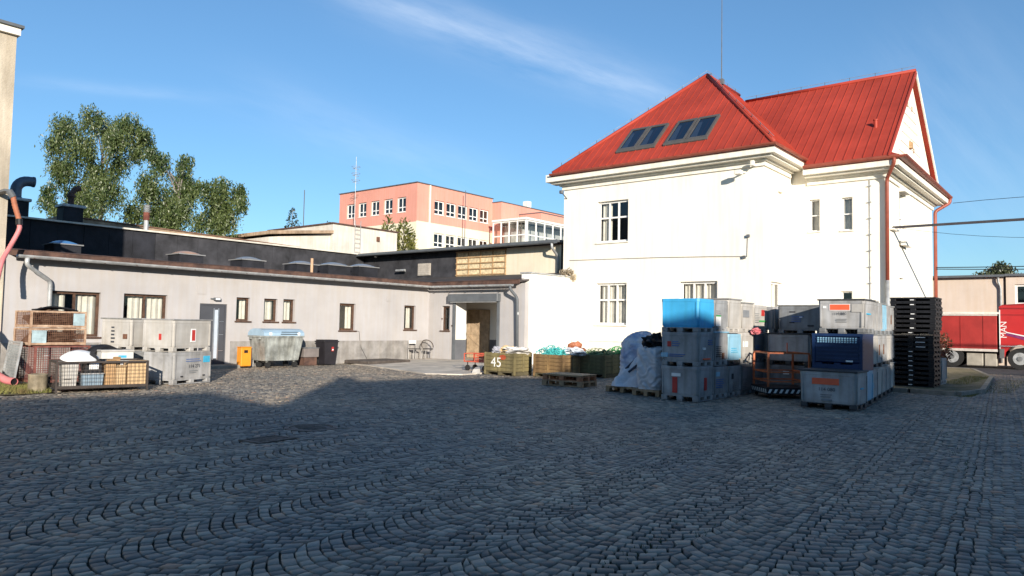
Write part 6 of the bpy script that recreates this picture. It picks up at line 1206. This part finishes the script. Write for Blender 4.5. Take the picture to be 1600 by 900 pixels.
mkbirch('lower birch with trailing twigs, right of the group beyond the hall', 345, 10.5, [(345,290,18,0), (365,295,16,1), (330,300,16,-1), (345,315,22,0), (375,318,14,0), (325,330,20,1), (355,340,20,0), (340,350,18,0), (312,345,16,0)], 11000, 3, 48.)
def cone_tree(name, label, loc, H_, R_, n, m_, seed, group=None, tip=.05, layers=True):
    rr = np.random.RandomState(seed); t = thing(name, label, 'tree', loc, 0, group); q = MB(); q.tube([(0,0,0), (0,0,H_*.97)], [.2, .02], 7)
    P = []; A = []
    u = 1-np.sqrt(rr.rand(n)); z = H_*(.12+.88*u); 
    lay = (z*1.6) % 1 if layers else np.ones(n)*.0
    rad = R_*(1-u)**(.8 if layers else .55)*(.45+.55*rr.rand(n)**.5)*(1-.35*lay)+tip; th = rr.rand(n)*6.283; rad *= 1+.25*np.sin(th*3+seed+z*1.3)+.1*rr.normal(size=n)
    P = np.stack([rad*np.cos(th), rad*np.sin(th), z-(.25*rad if layers else 0)], 1); a = np.stack([np.cos(th), np.sin(th), np.full(n, -.1 if layers else 1.1)], 1)+rr.normal(size=(n, 3))*.5; a /= np.linalg.norm(a, axis=1, keepdims=True); b = np.cross(a, rr.normal(size=(n, 3))); b /= np.linalg.norm(b, axis=1, keepdims=True); s = .17*(.6+.8*rr.rand(n, 1)); q4 = np.stack([P-a*s, P+b*s*.4, P+a*s, P-b*s*.4], 1)
    obj('trunk', q, BARK, t); me = bpy.data.meshes.new('crown'); me.vertices.add(n*4); me.vertices.foreach_set('co', q4.reshape(-1)); me.loops.add(n*4); me.loops.foreach_set('vertex_index', np.arange(n*4, dtype=np.int32)); me.polygons.add(n); me.polygons.foreach_set('loop_start', np.arange(0, n*4, 4, dtype=np.int32)); me.update(calc_edges=True); me.validate(); at = me.attributes.new('tone', 'FLOAT', 'POINT'); at.data.foreach_set('value', np.repeat(rr.rand(n), 4)); me.materials.append(m_); link('crown', me, t); return t
p = at52(452, 480, 75); cone_tree('spruce_tree', 'dark spruce left of the salmon building', (p.x, p.y, 0), 13.4, 3.4, 5200, DARKL, 1, 'far spruces')
p = at52(508, 480, 80); cone_tree('spruce_tree', 'small dark spruce top just left of the white shed', (p.x, p.y, 0), 12.9, 2.2, 3500, DARKL, 2, 'far spruces')
p = at52(602, 480, 64); cone_tree('thuja_tree', 'shorter yellow-green thuja, left of the pair behind the white shed', (p.x, p.y, 0), 11.2, 1.5, 5000, THUJA, 3, 'thujas behind the shed', layers=False)
p = at52(628, 480, 60); cone_tree('thuja_tree', 'taller yellow-green thuja, right of the pair behind the white shed', (p.x, p.y, 0), 10.4, 1.9, 6500, THUJA, 4, 'thujas behind the shed', layers=False)
p = at52(1560, 480, 90); t = thing('round_tree', 'round-crowned tree above the depot roof at the right edge', 'tree', (p.x, p.y, 0)); q = MB(); q.tube([(0,0,0), (0,0,9)], [.3, .1], 7); obj('trunk', q, BARK, t); leaf_cloud('crown', t, [(0,0,8.6,1.9), (1.2,-1.4,8.,1.6), (-1.2,1.5,7.9,1.7), (.3,-.4,9.6,1.2), (1.6,-2.,7.2,1.2)], 6500, .2, leaf_mat('far_leaves', (.04, .055, .025), (.12, .13, .06)), 8, .2)

# ------------------------------------------------------------------ the building behind the camera whose shadow lies across the yard
BB = thing('yard_building', 'plain rendered workshop block behind the viewer, shading the yard', 'building', (-8.4, -11.2, 0)); tn = math.tan(EL); L0 = 14.
ex, ey = Vector((.8, -.6, 0)), Vector((.6, .8, 0))
def seg(s0, s1, l0_, l1_, depth=9., name='wall', m_=None, back=0.):
    a_, b_ = ex*s0-ey*(L0+back), ex*s1-ey*(L0+back); c_, d_ = b_-ey*depth, a_-ey*depth; h0, h1 = (l0_+L0+back)*tn, (l1_+L0+back)*tn
    q = MB(); q.hexa([a_, b_, c_, d_], [a_+zz*h0, b_+zz*h1, c_+zz*h1, d_+zz*h0]); wpart(name, q, m_ or PLAST, BB)
for (s0, s1, a_, b_) in ((-40, -6.3, 16.4, 16.2), (-6.3, -2.5, 16.2, 17.6), (-2.5, -.95, 17.5, 14.8), (-.95, .15, 14.8, 21.4), (.75, 2.2, 20.9, 21.8), (2.2, 7.0, 22.0, 22.3), (7.0, 8.9, 23.4, 23.3), (8.9, 15., 20.2, 20.2), (15., 60., 24.6, 24.9)): seg(s0, s1, a_, b_)
seg(.15, .75, 22.4, 22.2, 1.2, 'chimney'); seg(.15, .75, 20., 20.4, 9., 'wall', None, 1.25)
